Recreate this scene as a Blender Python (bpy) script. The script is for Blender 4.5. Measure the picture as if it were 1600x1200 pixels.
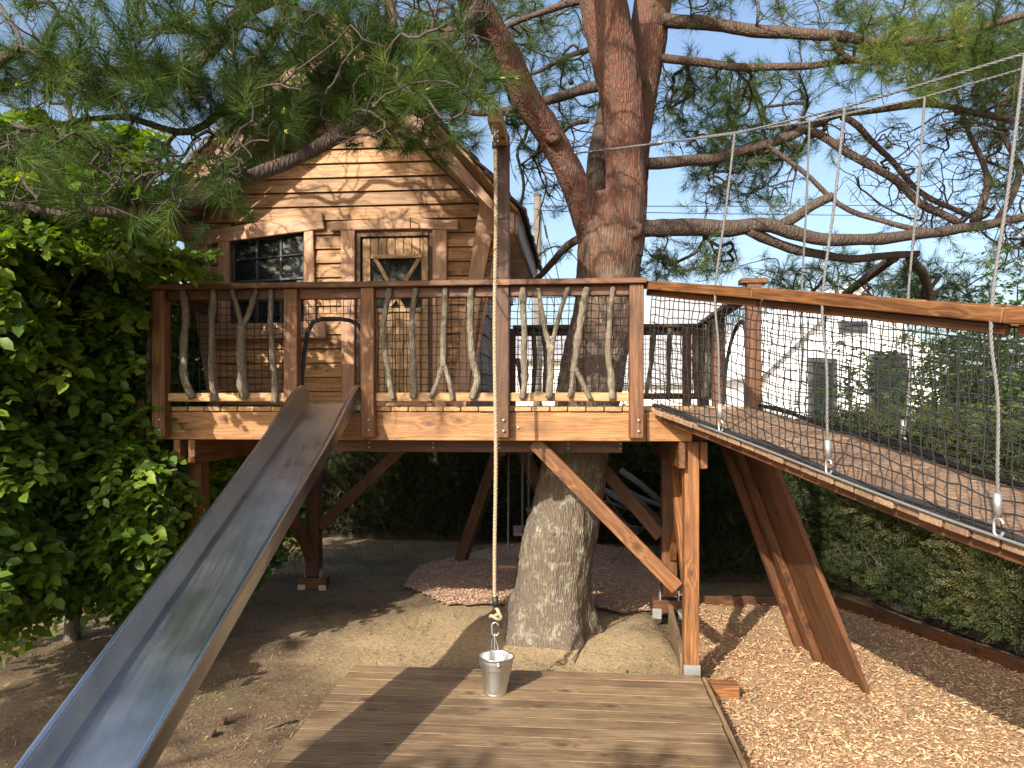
import bpy, math, random
import numpy as np
from mathutils import Vector, Matrix, noise

# ------------------------------------------------------------------ clear
for o in list(bpy.data.objects):
    bpy.data.objects.remove(o)
sc = bpy.context.scene
COL = sc.collection
R = math.radians
rng = np.random.default_rng(7)
random.seed(7)

# ------------------------------------------------------------------ camera
H, F, CX, CY = 1.63, 1200.0, 800.0, 631.0      # eye height, focal length and horizon of the photograph
cam = bpy.data.cameras.new('camera')
cam.sensor_width = 36.0
cam.lens = 27.0
cam.shift_y = 31.0 / 1600.0
cam.clip_start = 0.05
cam.clip_end = 800
camo = bpy.data.objects.new('camera', cam)
COL.objects.link(camo)
camo.location = (0, 0, H)
camo.rotation_euler = (R(90), 0, 0)
sc.camera = camo

# ------------------------------------------------------------------ light
SUN_TO = Vector((-0.50, -0.866, 0)).normalized() * math.cos(R(31)) + Vector((0, 0, math.sin(R(31))))  # towards the sun
w = bpy.data.worlds.new('World')
sc.world = w
w.use_nodes = True
nt = w.node_tree
sky = nt.nodes.new('ShaderNodeTexSky')
sky.sky_type = 'NISHITA'
sky.sun_disc = False
sky.sun_elevation = R(31)
sky.sun_rotation = math.atan2(SUN_TO.x, SUN_TO.y)
sky.air_density = 1.0
sky.dust_density = 3.6
sky.ozone_density = 1.2
bg = nt.nodes['Background']
bg.inputs['Strength'].default_value = 0.15
nt.links.new(sky.outputs[0], bg.inputs[0])
sun = bpy.data.lights.new('sun', 'SUN')
sun.energy = 4.5
sun.angle = R(0.55)
sun.color = (1.0, 0.93, 0.82)
suno = bpy.data.objects.new('sun', sun)
COL.objects.link(suno)
suno.location = (-10, -14, 12)
suno.rotation_euler = SUN_TO.to_track_quat('Z', 'Y').to_euler()
vs = sc.view_settings
vs.view_transform = 'Standard'
vs.look = 'None'
vs.gamma = 1.0
vs.exposure = 0.84
vs.use_curve_mapping = False
sc.render.engine = 'CYCLES'
sc.cycles.max_bounces = 4
sc.cycles.diffuse_bounces = 3
sc.cycles.transparent_max_bounces = 6

# ------------------------------------------------------------------ layout helpers
def P(px, py, D):
    return Vector(((px - CX) / F * D, D, H + (CY - py) / F * D))

def G(px, py, z=-0.08):
    D = F * (H - z) / (py - CY)
    return Vector(((px - CX) / F * D, D, z))

A = R(5.0)
CA, SA = math.cos(A), math.sin(A)
OX, OY = 0.80, 4.70                             # front right corner of the raised platform

def L(u, v, z):                                  # platform frame: u to the right, v to the back
    return Vector((OX + u * CA + v * SA, OY - u * SA + v * CA, z))

def PV(px, py, v):                               # where a sight line meets the plane v = const
    r = (px - CX) / F
    u = (r * (OY + v * CA) - OX - v * SA) / (CA + r * SA)
    p = L(u, v, 0)
    return u, H + (CY - py) / F * p.y

def LP(px, py, v):
    u, z = PV(px, py, v)
    return L(u, v, z)

EU = Vector((CA, -SA, 0)); EV = Vector((SA, CA, 0)); EZ = Vector((0, 0, 1))

# ------------------------------------------------------------------ object helpers
WM = {}

def thing(name, label, cat, loc=(0, 0, 0), group=None):
    o = bpy.data.objects.new(name, None)
    COL.objects.link(o)
    o.location = loc
    o.empty_display_size = 0.1
    o['label'] = label
    o['category'] = cat
    if group: o['group'] = group
    WM[o.name] = Matrix.Translation(Vector(loc))
    return o

def tag(o, label=None, cat=None, group=None, kind=None):
    if label: o['label'] = label
    if cat: o['category'] = cat
    if group: o['group'] = group
    if kind: o['kind'] = kind
    return o

def link(name, me, parent=None, mw=None):
    o = bpy.data.objects.new(name, me)
    COL.objects.link(o)
    mw = mw if mw is not None else Matrix.Identity(4)
    WM[o.name] = mw
    if parent is not None:
        o.parent = parent
        o.matrix_parent_inverse = WM[parent.name].inverted()
    o.matrix_basis = mw
    return o

def np_mesh(name, V, Fc, mat, smooth=False, rnd=None):
    """V (n,3) array, Fc (m,k) array of faces, all of one size; or a list of such arrays."""
    me = bpy.data.meshes.new(name)
    V = np.asarray(V, dtype=np.float32)
    if not isinstance(Fc, list): Fc = [Fc]
    Fc = [np.asarray(f, dtype=np.int32) for f in Fc if len(f)]
    me.vertices.add(len(V)); me.vertices.foreach_set('co', V.ravel())
    loops = np.concatenate([f.ravel() for f in Fc])
    sizes = np.concatenate([np.full(len(f), f.shape[1], dtype=np.int32) for f in Fc])
    starts = np.concatenate([[0], np.cumsum(sizes)[:-1]]).astype(np.int32)
    me.loops.add(len(loops)); me.loops.foreach_set('vertex_index', loops)
    me.polygons.add(len(sizes))
    me.polygons.foreach_set('loop_start', starts)
    me.polygons.foreach_set('loop_total', sizes)
    if smooth: me.polygons.foreach_set('use_smooth', np.ones(len(sizes), dtype=bool))
    if rnd is not None:
        at = me.attributes.new('rnd', 'FLOAT', 'POINT')
        at.data.foreach_set('value', np.asarray(rnd, dtype=np.float32))
    if mat is not None: me.materials.append(mat)
    me.update(calc_edges=True)
    me.validate()
    return me

class MB:
    """collects polygons, one mesh at the end"""
    def __init__(s): s.v = []; s.f = []
    def add(s, vs_, fs_):
        b = len(s.v)
        s.v += [tuple(p) for p in vs_]
        s.f += [tuple(i + b for i in f) for f in fs_]
        return s
    def box(s, c, size, X=None, Y=None, Z=None):
        X = X or Vector((1, 0, 0)); Y = Y or Vector((0, 1, 0)); Z = Z or Vector((0, 0, 1))
        c = Vector(c)
        vs_ = [c + X * (i * size[0] / 2) + Y * (j * size[1] / 2) + Z * (k * size[2] / 2)
               for i in (-1, 1) for j in (-1, 1) for k in (-1, 1)]
        return s.add(vs_, [(0, 1, 3, 2), (4, 6, 7, 5), (0, 4, 5, 1), (2, 3, 7, 6), (0, 2, 6, 4), (1, 5, 7, 3)])
    def prism(s, pts, d):
        """pts: a flat polygon (counter-clockwise seen against d); d: extrusion vector"""
        n = len(pts); d = Vector(d)
        a = [Vector(p) for p in pts]
        s.add(a + [p + d for p in a], [tuple(range(n))[::-1], tuple(range(n, 2 * n))] +
              [(i, (i + 1) % n, (i + 1) % n + n, i + n) for i in range(n)])
        return s
    def tube(s, path, rad, n=8, cap=True):
        path = [Vector(p) for p in path]
        m = len(path)
        if not hasattr(rad, '__len__'): rad = [rad] * m
        t0 = (path[1] - path[0]).normalized()
        ref = Vector((0, 0, 1)) if abs(t0.z) < 0.9 else Vector((1, 0, 0))
        nx = t0.cross(ref).normalized()
        vs_, fs_ = [], []
        for i in range(m):
            t = (path[min(i + 1, m - 1)] - path[max(i - 1, 0)])
            t = t.normalized() if t.length > 1e-9 else t0
            nx = (nx - t * nx.dot(t))
            nx = nx.normalized() if nx.length > 1e-6 else t.orthogonal().normalized()
            ny = t.cross(nx)
            for k in range(n):
                an = 2 * math.pi * k / n
                vs_.append(path[i] + (nx * math.cos(an) + ny * math.sin(an)) * rad[i])
        for i in range(m - 1):
            for k in range(n):
                k2 = (k + 1) % n
                fs_.append((i * n + k, i * n + k2, (i + 1) * n + k2, (i + 1) * n + k))
        if cap:
            fs_.append(tuple(range(n))[::-1])
            fs_.append(tuple(range((m - 1) * n, m * n)))
        return s.add(vs_, fs_)
    def lathe(s, prof, n=28, c=(0, 0, 0)):
        """prof: list of (r, z)"""
        c = Vector(c); m = len(prof)
        vs_ = [c + Vector((r * math.cos(2 * math.pi * k / n), r * math.sin(2 * math.pi * k / n), z))
               for r, z in prof for k in range(n)]
        fs_ = [(i * n + k, i * n + (k + 1) % n, (i + 1) * n + (k + 1) % n, (i + 1) * n + k)
               for i in range(m - 1) for k in range(n)]
        return s.add(vs_, fs_)
    def mesh(s, name, mat, smooth=False):
        me = bpy.data.meshes.new(name)
        me.from_pydata(s.v, [], s.f)
        me.materials.append(mat)
        if smooth: me.polygons.foreach_set('use_smooth', [True] * len(me.polygons))
        me.update()
        return me
    def obj(s, name, mat, parent=None, smooth=False, mw=None):
        return link(name, s.mesh(name, mat, smooth), parent, mw)

def frame(c, X, Y, Z):
    m = Matrix.Identity(4)
    for i, a in enumerate((X, Y, Z)):
        m[0][i], m[1][i], m[2][i] = a
    m.translation = c
    return m

_boxes = {}
def chamfer_mesh(lx, ly, lz, b, mat):
    key = (round(lx, 3), round(ly, 3), round(lz, 3), mat.name)
    if key in _boxes: return _boxes[key]
    b = min(b, lx * .4, ly * .4, lz * .4)
    h = (lx / 2, ly / 2, lz / 2)
    vs_, idx = [], {}
    for sx in (-1, 1):
        for sy in (-1, 1):
            for sz in (-1, 1):
                for ax in range(3):
                    p = [sx * (h[0] - b), sy * (h[1] - b), sz * (h[2] - b)]
                    p[ax] = (sx, sy, sz)[ax] * h[ax]
                    idx[(sx, sy, sz, ax)] = len(vs_); vs_.append(p)
    fs_ = []
    for ax in range(3):
        o1, o2 = [(1, 2), (2, 0), (0, 1)][ax]
        for s in (-1, 1):
            q = []
            for a, c in ((-1, -1), (1, -1), (1, 1), (-1, 1)):
                k = [0, 0, 0]; k[ax] = s; k[o1] = a; k[o2] = c
                q.append(idx[(*k, ax)])
            fs_.append(tuple(q if s > 0 else q[::-1]))
    for ax in range(3):
        o1, o2 = [(1, 2), (2, 0), (0, 1)][ax]
        for a in (-1, 1):
            for c in (-1, 1):
                k0 = [0, 0, 0]; k0[o1] = a; k0[o2] = c; k0[ax] = -1
                k1 = list(k0); k1[ax] = 1
                q = [idx[(*k0, o1)], idx[(*k1, o1)], idx[(*k1, o2)], idx[(*k0, o2)]]
                fs_.append(tuple(q if a * c < 0 else q[::-1]))
    for sx in (-1, 1):
        for sy in (-1, 1):
            for sz in (-1, 1):
                q = [idx[(sx, sy, sz, i)] for i in range(3)]
                fs_.append(tuple(q if sx * sy * sz > 0 else q[::-1]))
    me = bpy.data.meshes.new('timber')
    me.from_pydata(vs_, [], fs_)
    me.materials.append(mat)
    me.update()
    _boxes[key] = me
    return me

def beam(name, p0, p1, wd, ht, mat, parent=None, side=None, bev=0.004):
    """a timber from p0 to p1; ht is measured along the direction nearest to up (or across 'side')"""
    p0, p1 = Vector(p0), Vector(p1)
    X = (p1 - p0); ln = X.length; X.normalize()
    if side is not None:
        Y = Vector(side); Y = (Y - X * Y.dot(X)).normalized(); Z = X.cross(Y)
    else:
        up = EZ if abs(X.z) < 0.95 else EV
        Z = (up - X * up.dot(X)).normalized(); Y = Z.cross(X)
    return link(name, chamfer_mesh(ln, wd, ht, bev, mat), parent, frame((p0 + p1) / 2, X, Y, Z))

# ------------------------------------------------------------------ materials
def newmat(name):
    m = bpy.data.materials.new(name); m.use_nodes = True
    n = m.node_tree.nodes; l = m.node_tree.links
    return m, n, l, n['Principled BSDF']

def N(n, t, **kw):
    x = n.new(t)
    for k, v in kw.items():
        if k in x.inputs: x.inputs[k].default_value = v
        else: setattr(x, k, v)
    return x

def ramp(n, stops):
    r = n.new('ShaderNodeValToRGB')
    e = r.color_ramp.elements
    while len(e) < len(stops): e.new(0.5)
    for i, (p, c) in enumerate(stops):
        e[i].position = p; e[i].color = (*c, 1) if len(c) == 3 else c
    return r

def wood(name, dark, mid, light, knot=(0.10, 0.045, 0.02), rough=0.62, var=0.30, grey=0.0, knots=1.0, bump=0.35):
    m, n, l, b = newmat(name)
    tc = N(n, 'ShaderNodeTexCoord'); oi = N(n, 'ShaderNodeObjectInfo')
    off = N(n, 'ShaderNodeVectorMath', operation='SCALE'); off.inputs[0].default_value = (37, 19, 11)
    l.new(oi.outputs['Random'], off.inputs['Scale'])
    ad = N(n, 'ShaderNodeVectorMath', operation='ADD')
    l.new(tc.outputs['Object'], ad.inputs[0]); l.new(off.outputs[0], ad.inputs[1])
    m1 = N(n, 'ShaderNodeMapping'); m1.inputs['Scale'].default_value = (0.9, 16, 16); l.new(ad.outputs[0], m1.inputs[0])
    m2 = N(n, 'ShaderNodeMapping'); m2.inputs['Scale'].default_value = (7, 190, 190); l.new(ad.outputs[0], m2.inputs[0])
    sp = N(n, 'ShaderNodeSeparateXYZ'); l.new(ad.outputs[0], sp.inputs[0])
    yz = N(n, 'ShaderNodeMath', operation='ADD'); l.new(sp.outputs['Y'], yz.inputs[0]); l.new(sp.outputs['Z'], yz.inputs[1])
    cb = N(n, 'ShaderNodeCombineXYZ'); l.new(sp.outputs['X'], cb.inputs['X']); l.new(yz.outputs[0], cb.inputs['Y'])
    m3 = N(n, 'ShaderNodeMapping'); m3.inputs['Scale'].default_value = (3.0, 5.0, 1.0); l.new(cb.outputs[0], m3.inputs[0])
    vo = N(n, 'ShaderNodeTexVoronoi', voronoi_dimensions='2D', Scale=1.0, Randomness=1.0); l.new(m3.outputs[0], vo.inputs['Vector'])
    vc = N(n, 'ShaderNodeSeparateXYZ'); l.new(vo.outputs['Color'], vc.inputs[0])
    pick = N(n, 'ShaderNodeMath', operation='GREATER_THAN'); pick.inputs[1].default_value = 0.55; l.new(vc.outputs['X'], pick.inputs[0])
    flow = N(n, 'ShaderNodeMapRange'); flow.inputs[1].default_value = 0.0; flow.inputs[2].default_value = .30; flow.inputs[3].default_value = .30 * knots; flow.inputs[4].default_value = 0.0
    l.new(vo.outputs['Distance'], flow.inputs[0])
    flw = N(n, 'ShaderNodeMath', operation='MULTIPLY'); l.new(flow.outputs[0], flw.inputs[0]); l.new(pick.outputs[0], flw.inputs[1])
    n1 = N(n, 'ShaderNodeTexNoise', Scale=1.0, Detail=5.0, Roughness=0.6, Distortion=1.4); l.new(m1.outputs[0], n1.inputs['Vector'])
    wv = N(n, 'ShaderNodeMath', operation='PINGPONG'); wv.inputs[1].default_value = 0.09
    na = N(n, 'ShaderNodeMath', operation='ADD'); l.new(n1.outputs[0], na.inputs[0]); l.new(flw.outputs[0], na.inputs[1]); l.new(na.outputs[0], wv.inputs[0])
    rings = N(n, 'ShaderNodeMath', operation='MULTIPLY'); rings.inputs[1].default_value = 11.0
    l.new(wv.outputs[0], rings.inputs[0])
    n2 = N(n, 'ShaderNodeTexNoise', Scale=1.0, Detail=3.0, Roughness=0.7); l.new(m2.outputs[0], n2.inputs['Vector'])
    n3 = N(n, 'ShaderNodeTexNoise', Scale=2.2, Detail=3.0); l.new(ad.outputs[0], n3.inputs['Vector'])
    mixf = N(n, 'ShaderNodeMix', data_type='FLOAT'); mixf.inputs[0].default_value = 0.42
    l.new(rings.outputs[0], mixf.inputs[2]); l.new(n3.outputs[0], mixf.inputs[3])
    r = ramp(n, [(0.12, dark), (0.48, mid), (0.88, light)]); l.new(mixf.outputs[0], r.inputs[0])
    g = ramp(n, [(0.30, (0.62, 0.58, 0.55)), (0.62, (1.08, 1.08, 1.08))]); l.new(n2.outputs[0], g.inputs[0])
    mul = N(n, 'ShaderNodeMix', data_type='RGBA', blend_type='MULTIPLY'); mul.inputs[0].default_value = 0.85
    l.new(r.outputs[0], mul.inputs[6]); l.new(g.outputs[0], mul.inputs[7])
    kr = ramp(n, [(0.03, (min(1, knots),) * 3), (0.075, (min(1, knots) * .6,) * 3), (0.15, (0, 0, 0))]); l.new(vo.outputs['Distance'], kr.inputs[0])
    kf = N(n, 'ShaderNodeMath', operation='MULTIPLY'); l.new(kr.outputs[0], kf.inputs[0]); l.new(pick.outputs[0], kf.inputs[1])
    nw = N(n, 'ShaderNodeTexNoise', Scale=1.7, Detail=6.0, Roughness=.7); l.new(ad.outputs[0], nw.inputs['Vector'])
    wr_ = ramp(n, [(.34, (.60, .56, .54)), (.52, (1.0, 1.0, 1.0)), (.70, (1.14, 1.10, 1.05))]); l.new(nw.outputs[0], wr_.inputs[0])
    wm = N(n, 'ShaderNodeMix', data_type='RGBA', blend_type='MULTIPLY'); wm.inputs[0].default_value = .85; l.new(mul.outputs[2], wm.inputs[6]); l.new(wr_.outputs[0], wm.inputs[7])
    mul = wm
    km = N(n, 'ShaderNodeMix', data_type='RGBA'); l.new(kf.outputs[0], km.inputs[0])
    l.new(mul.outputs[2], km.inputs[6]); km.inputs[7].default_value = (*knot, 1)
    mr = N(n, 'ShaderNodeMapRange'); mr.inputs[3].default_value = 1 - var; mr.inputs[4].default_value = 1 + var * .6
    l.new(oi.outputs['Random'], mr.inputs[0])
    hs = N(n, 'ShaderNodeHueSaturation', Saturation=1.0 - grey)
    l.new(mr.outputs[0], hs.inputs['Value']); l.new(km.outputs[2], hs.inputs['Color'])
    l.new(hs.outputs[0], b.inputs['Base Color'])
    rr = N(n, 'ShaderNodeMapRange'); rr.inputs[3].default_value = rough - .12; rr.inputs[4].default_value = rough + .15
    l.new(n2.outputs[0], rr.inputs[0]); l.new(rr.outputs[0], b.inputs['Roughness'])
    bp = N(n, 'ShaderNodeBump', Strength=bump, Distance=0.004)
    l.new(n2.outputs[0], bp.inputs['Height']); l.new(bp.outputs[0], b.inputs['Normal'])
    return m

M = {}
M['house'] = wood('larch_cladding', (0.23, 0.10, 0.034), (0.43, 0.222, 0.084), (0.57, 0.335, 0.145), knot=(0.11, .04, .016), var=0.34)
M['trim'] = wood('planed_trim', (0.40, 0.215, 0.12), (0.50, 0.285, 0.17), (0.57, 0.35, 0.22), var=0.12, knots=.35)
M['door'] = wood('door_planks', (0.33, 0.19, 0.09), (0.45, 0.28, 0.135), (0.56, 0.37, 0.19), var=0.2, knots=.5)
M['stain'] = wood('stained_timber', (0.10, 0.037, 0.012), (0.195, 0.080, 0.026), (0.31, 0.145, 0.052), knot=(0.08, .03, .012), rough=.5, var=.26)
M['fascia'] = wood('fascia_timber', (0.20, 0.088, 0.028), (0.34, 0.162, 0.055), (0.45, 0.24, 0.095), knot=(0.12, .05, .02), rough=.55, var=.12)
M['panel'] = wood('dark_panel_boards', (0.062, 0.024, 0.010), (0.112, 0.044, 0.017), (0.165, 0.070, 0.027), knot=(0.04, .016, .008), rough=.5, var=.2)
M['stain_dark'] = wood('dark_stained_timber', (0.07, 0.027, 0.011), (0.125, 0.050, 0.019), (0.185, 0.080, 0.031), knot=(0.05, .02, .01), rough=.5, var=.22)
M['bridge'] = wood('bridge_planks', (0.19, 0.115, 0.066), (0.265, 0.168, 0.10), (0.34, 0.225, 0.14), var=.2)
M['plank'] = wood('platform_planks', (0.30, 0.165, 0.07), (0.44, 0.255, 0.11), (0.54, 0.35, 0.17), var=.25)
M['deck'] = wood('weathered_decking', (0.155, 0.10, 0.052), (0.24, 0.162, 0.088), (0.32, 0.228, 0.135), knot=(.09, .05, .03), rough=.6, var=.20, grey=.0, bump=.5)
M['shingle'] = wood('grey_shingles', (0.15, 0.115, 0.095), (0.23, 0.185, 0.16), (0.31, 0.26, 0.23), var=.3, knots=.2)
M['rooftile'] = wood('dark_roof_shingles', (0.05, 0.04, 0.032), (0.09, 0.07, 0.055), (0.13, 0.105, 0.085), var=.35, knots=.2)
M['seat'] = wood('swing_seat_wood', (0.22, 0.13, 0.08), (0.32, 0.20, 0.13), (0.4, 0.27, 0.19))

def plain(name, col, rough=0.6, metal=0.0, var=0.12, scale=25.0, bump=0.0, coords='Object'):
    m, n, l, b = newmat(name)
    tc = N(n, 'ShaderNodeTexCoord')
    no = N(n, 'ShaderNodeTexNoise', Scale=scale, Detail=5.0, Roughness=.65); l.new(tc.outputs[coords], no.inputs['Vector'])
    c0 = tuple(x * (1 - var) for x in col); c1 = tuple(min(1, x * (1 + var)) for x in col)
    r = ramp(n, [(0.3, c0), (0.7, c1)]); l.new(no.outputs[0], r.inputs[0]); l.new(r.outputs[0], b.inputs['Base Color'])
    b.inputs['Roughness'].default_value = rough; b.inputs['Metallic'].default_value = metal
    if bump:
        bp = N(n, 'ShaderNodeBump', Strength=bump, Distance=0.01); l.new(no.outputs[0], bp.inputs['Height']); l.new(bp.outputs[0], b.inputs['Normal'])
    return m

M['net'] = plain('black_netting', (0.012, 0.012, 0.013), .75)
M['blackrope'] = plain('black_rope', (0.014, 0.014, 0.015), .8)
M['rope'] = plain('hemp_rope', (0.36, 0.28, 0.175), .85, var=.25, scale=120)
M['greyrope'] = plain('grey_wire_rope', (0.15, 0.15, 0.147), .6, .1, var=.2, scale=200)
M['bolt'] = plain('galvanised_bolt', (0.45, 0.45, 0.44), .45, .7)
M['plastic'] = plain('black_plastic', (0.02, 0.02, 0.02), .5)
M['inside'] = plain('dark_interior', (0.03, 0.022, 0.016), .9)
M['white'] = plain('white_render', (0.80, 0.79, 0.77), .85, var=.03, scale=2)
M['greyroof'] = plain('grey_roof', (0.30, 0.29, 0.30), .8, var=.12, scale=3)
M['beige'] = plain('beige_render', (0.62, 0.58, 0.50), .85, var=.05, scale=2)
M['darkframe'] = plain('dark_window_frame', (0.045, 0.048, 0.052), .45)
M['pole'] = plain('weathered_pole', (0.14, 0.12, 0.10), .9, var=.3, scale=30)
M['wire'] = plain('black_wire', (0.03, 0.03, 0.03), .6)
M['dirt'] = plain('dirt_in_gaps', (0.045, 0.032, 0.022), .95, var=.3, scale=40)
M['bud'] = plain('yellow_buds', (0.42, 0.34, 0.09), .8, var=.3, scale=60)
M['cone'] = plain('pine_cone', (0.075, 0.043, 0.027), .8, var=.4, scale=80)
M['concrete'] = plain('grey_concrete', (0.35, 0.34, 0.32), .9, var=.2, bump=.2)

def steel(name, base, rough, scratch):
    m, n, l, b = newmat(name)
    tc = N(n, 'ShaderNodeTexCoord')
    mp = N(n, 'ShaderNodeMapping'); mp.inputs['Scale'].default_value = scratch; l.new(tc.outputs['Object'], mp.inputs[0])
    n1 = N(n, 'ShaderNodeTexNoise', Scale=1.0, Detail=4.0, Roughness=.7); l.new(mp.outputs[0], n1.inputs['Vector'])
    n2 = N(n, 'ShaderNodeTexNoise', Scale=5.0, Detail=6.0, Roughness=.6); l.new(tc.outputs['Object'], n2.inputs['Vector'])
    r = ramp(n, [(0.3, tuple(x * .80 for x in base)), (0.7, base)]); l.new(n2.outputs[0], r.inputs[0]); l.new(r.outputs[0], b.inputs['Base Color'])
    ad = N(n, 'ShaderNodeMath', operation='MULTIPLY_ADD'); l.new(n1.outputs[0], ad.inputs[0]); ad.inputs[1].default_value = .22; ad.inputs[2].default_value = rough - .14
    a2 = N(n, 'ShaderNodeMath', operation='MULTIPLY_ADD'); l.new(n2.outputs[0], a2.inputs[0]); a2.inputs[1].default_value = .16; l.new(ad.outputs[0], a2.inputs[2])
    l.new(a2.outputs[0], b.inputs['Roughness'])
    b.inputs['Metallic'].default_value = 1.0
    bp = N(n, 'ShaderNodeBump', Strength=.06, Distance=.002); l.new(n1.outputs[0], bp.inputs['Height']); l.new(bp.outputs[0], b.inputs['Normal'])
    return m
M['steel'] = steel('brushed_steel', (0.55, 0.55, 0.54), .27, (60, 3, 3))
M['polished'] = steel('polished_steel', (0.68, 0.68, 0.68), .17, (40, 3, 3))
M['zinc'] = steel('galvanised_zinc', (0.72, 0.72, 0.70), .34, (40, 40, 8))

def glassy(name, col, rough=.04):
    m, n, l, b = newmat(name)
    tc = N(n, 'ShaderNodeTexCoord')
    no = N(n, 'ShaderNodeTexNoise', Scale=6.0, Detail=3.0); l.new(tc.outputs['Object'], no.inputs['Vector'])
    r = ramp(n, [(0.3, tuple(x * .7 for x in col)), (0.7, col)]); l.new(no.outputs[0], r.inputs[0]); l.new(r.outputs[0], b.inputs['Base Color'])
    b.inputs['Roughness'].default_value = rough
    b.inputs['Specular IOR Level'].default_value = .6
    bp = N(n, 'ShaderNodeBump', Strength=.03, Distance=.01); l.new(no.outputs[0], bp.inputs['Height']); l.new(bp.outputs[0], b.inputs['Normal'])
    return m
M['glass'] = glassy('dark_window_glass', (0.016, 0.02, 0.022))

def foliage(name, c0, c1, c2, trans=.35, rough=.5, gloss=.3, tcol=None):
    """leaf material: colour by leaf, light passing through"""
    m, n, l, b = newmat(name)
    at = N(n, 'ShaderNodeAttribute', attribute_name='rnd')
    r = ramp(n, [(0.0, c0), (0.5, c1), (1.0, c2)]); l.new(at.outputs['Fac'], r.inputs[0])
    l.new(r.outputs[0], b.inputs['Base Color'])
    b.inputs['Roughness'].default_value = rough
    b.inputs['Specular IOR Level'].default_value = gloss
    tr = N(n, 'ShaderNodeBsdfTranslucent')
    hs = N(n, 'ShaderNodeHueSaturation', Saturation=1.15, Value=1.5, Hue=.49); l.new(r.outputs[0], hs.inputs['Color']); l.new(hs.outputs[0], tr.inputs[0])
    mx = N(n, 'ShaderNodeMixShader'); mx.inputs[0].default_value = trans
    l.new(b.outputs[0], mx.inputs[1]); l.new(tr.outputs[0], mx.inputs[2])
    l.new(mx.outputs[0], n['Material Output'].inputs['Surface'])
    return m
M['needle'] = foliage('pine_needles', (0.024, 0.050, 0.015), (0.056, 0.102, 0.024), (0.15, 0.185, 0.036), trans=.25, gloss=.12, rough=.65)
M['beech'] = foliage('beech_leaves', (0.048, 0.098, 0.018), (0.105, 0.185, 0.022), (0.22, 0.30, 0.034), trans=.45, rough=.42, gloss=.4)
M['thuja'] = foliage('thuja_sprays', (0.020, 0.033, 0.012), (0.052, 0.070, 0.022), (0.135, 0.118, 0.045), trans=.12, rough=.7)
M['shrub'] = foliage('shrub_leaves', (0.045, 0.085, 0.022), (0.085, 0.145, 0.035), (0.15, 0.21, 0.05), trans=.4)
M['grass'] = foliage('grass_blades', (0.06, 0.085, 0.025), (0.10, 0.115, 0.035), (0.20, 0.165, 0.07), trans=.25, rough=.8, gloss=.1)
M['litter'] = foliage('dry_litter', (0.085, 0.052, 0.028), (0.25, 0.17, 0.09), (0.44, 0.33, 0.18), trans=.1, rough=.9, gloss=.05)
M['chips'] = foliage('wood_chips', (0.20, 0.105, 0.055), (0.42, 0.26, 0.14), (0.60, 0.42, 0.25), trans=.0, rough=.85, gloss=.1)
M['chips_old'] = foliage('older_wood_chips', (0.29, 0.175, 0.12), (0.46, 0.29, 0.20), (0.60, 0.42, 0.30), trans=.0, rough=.85, gloss=.1)

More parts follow.
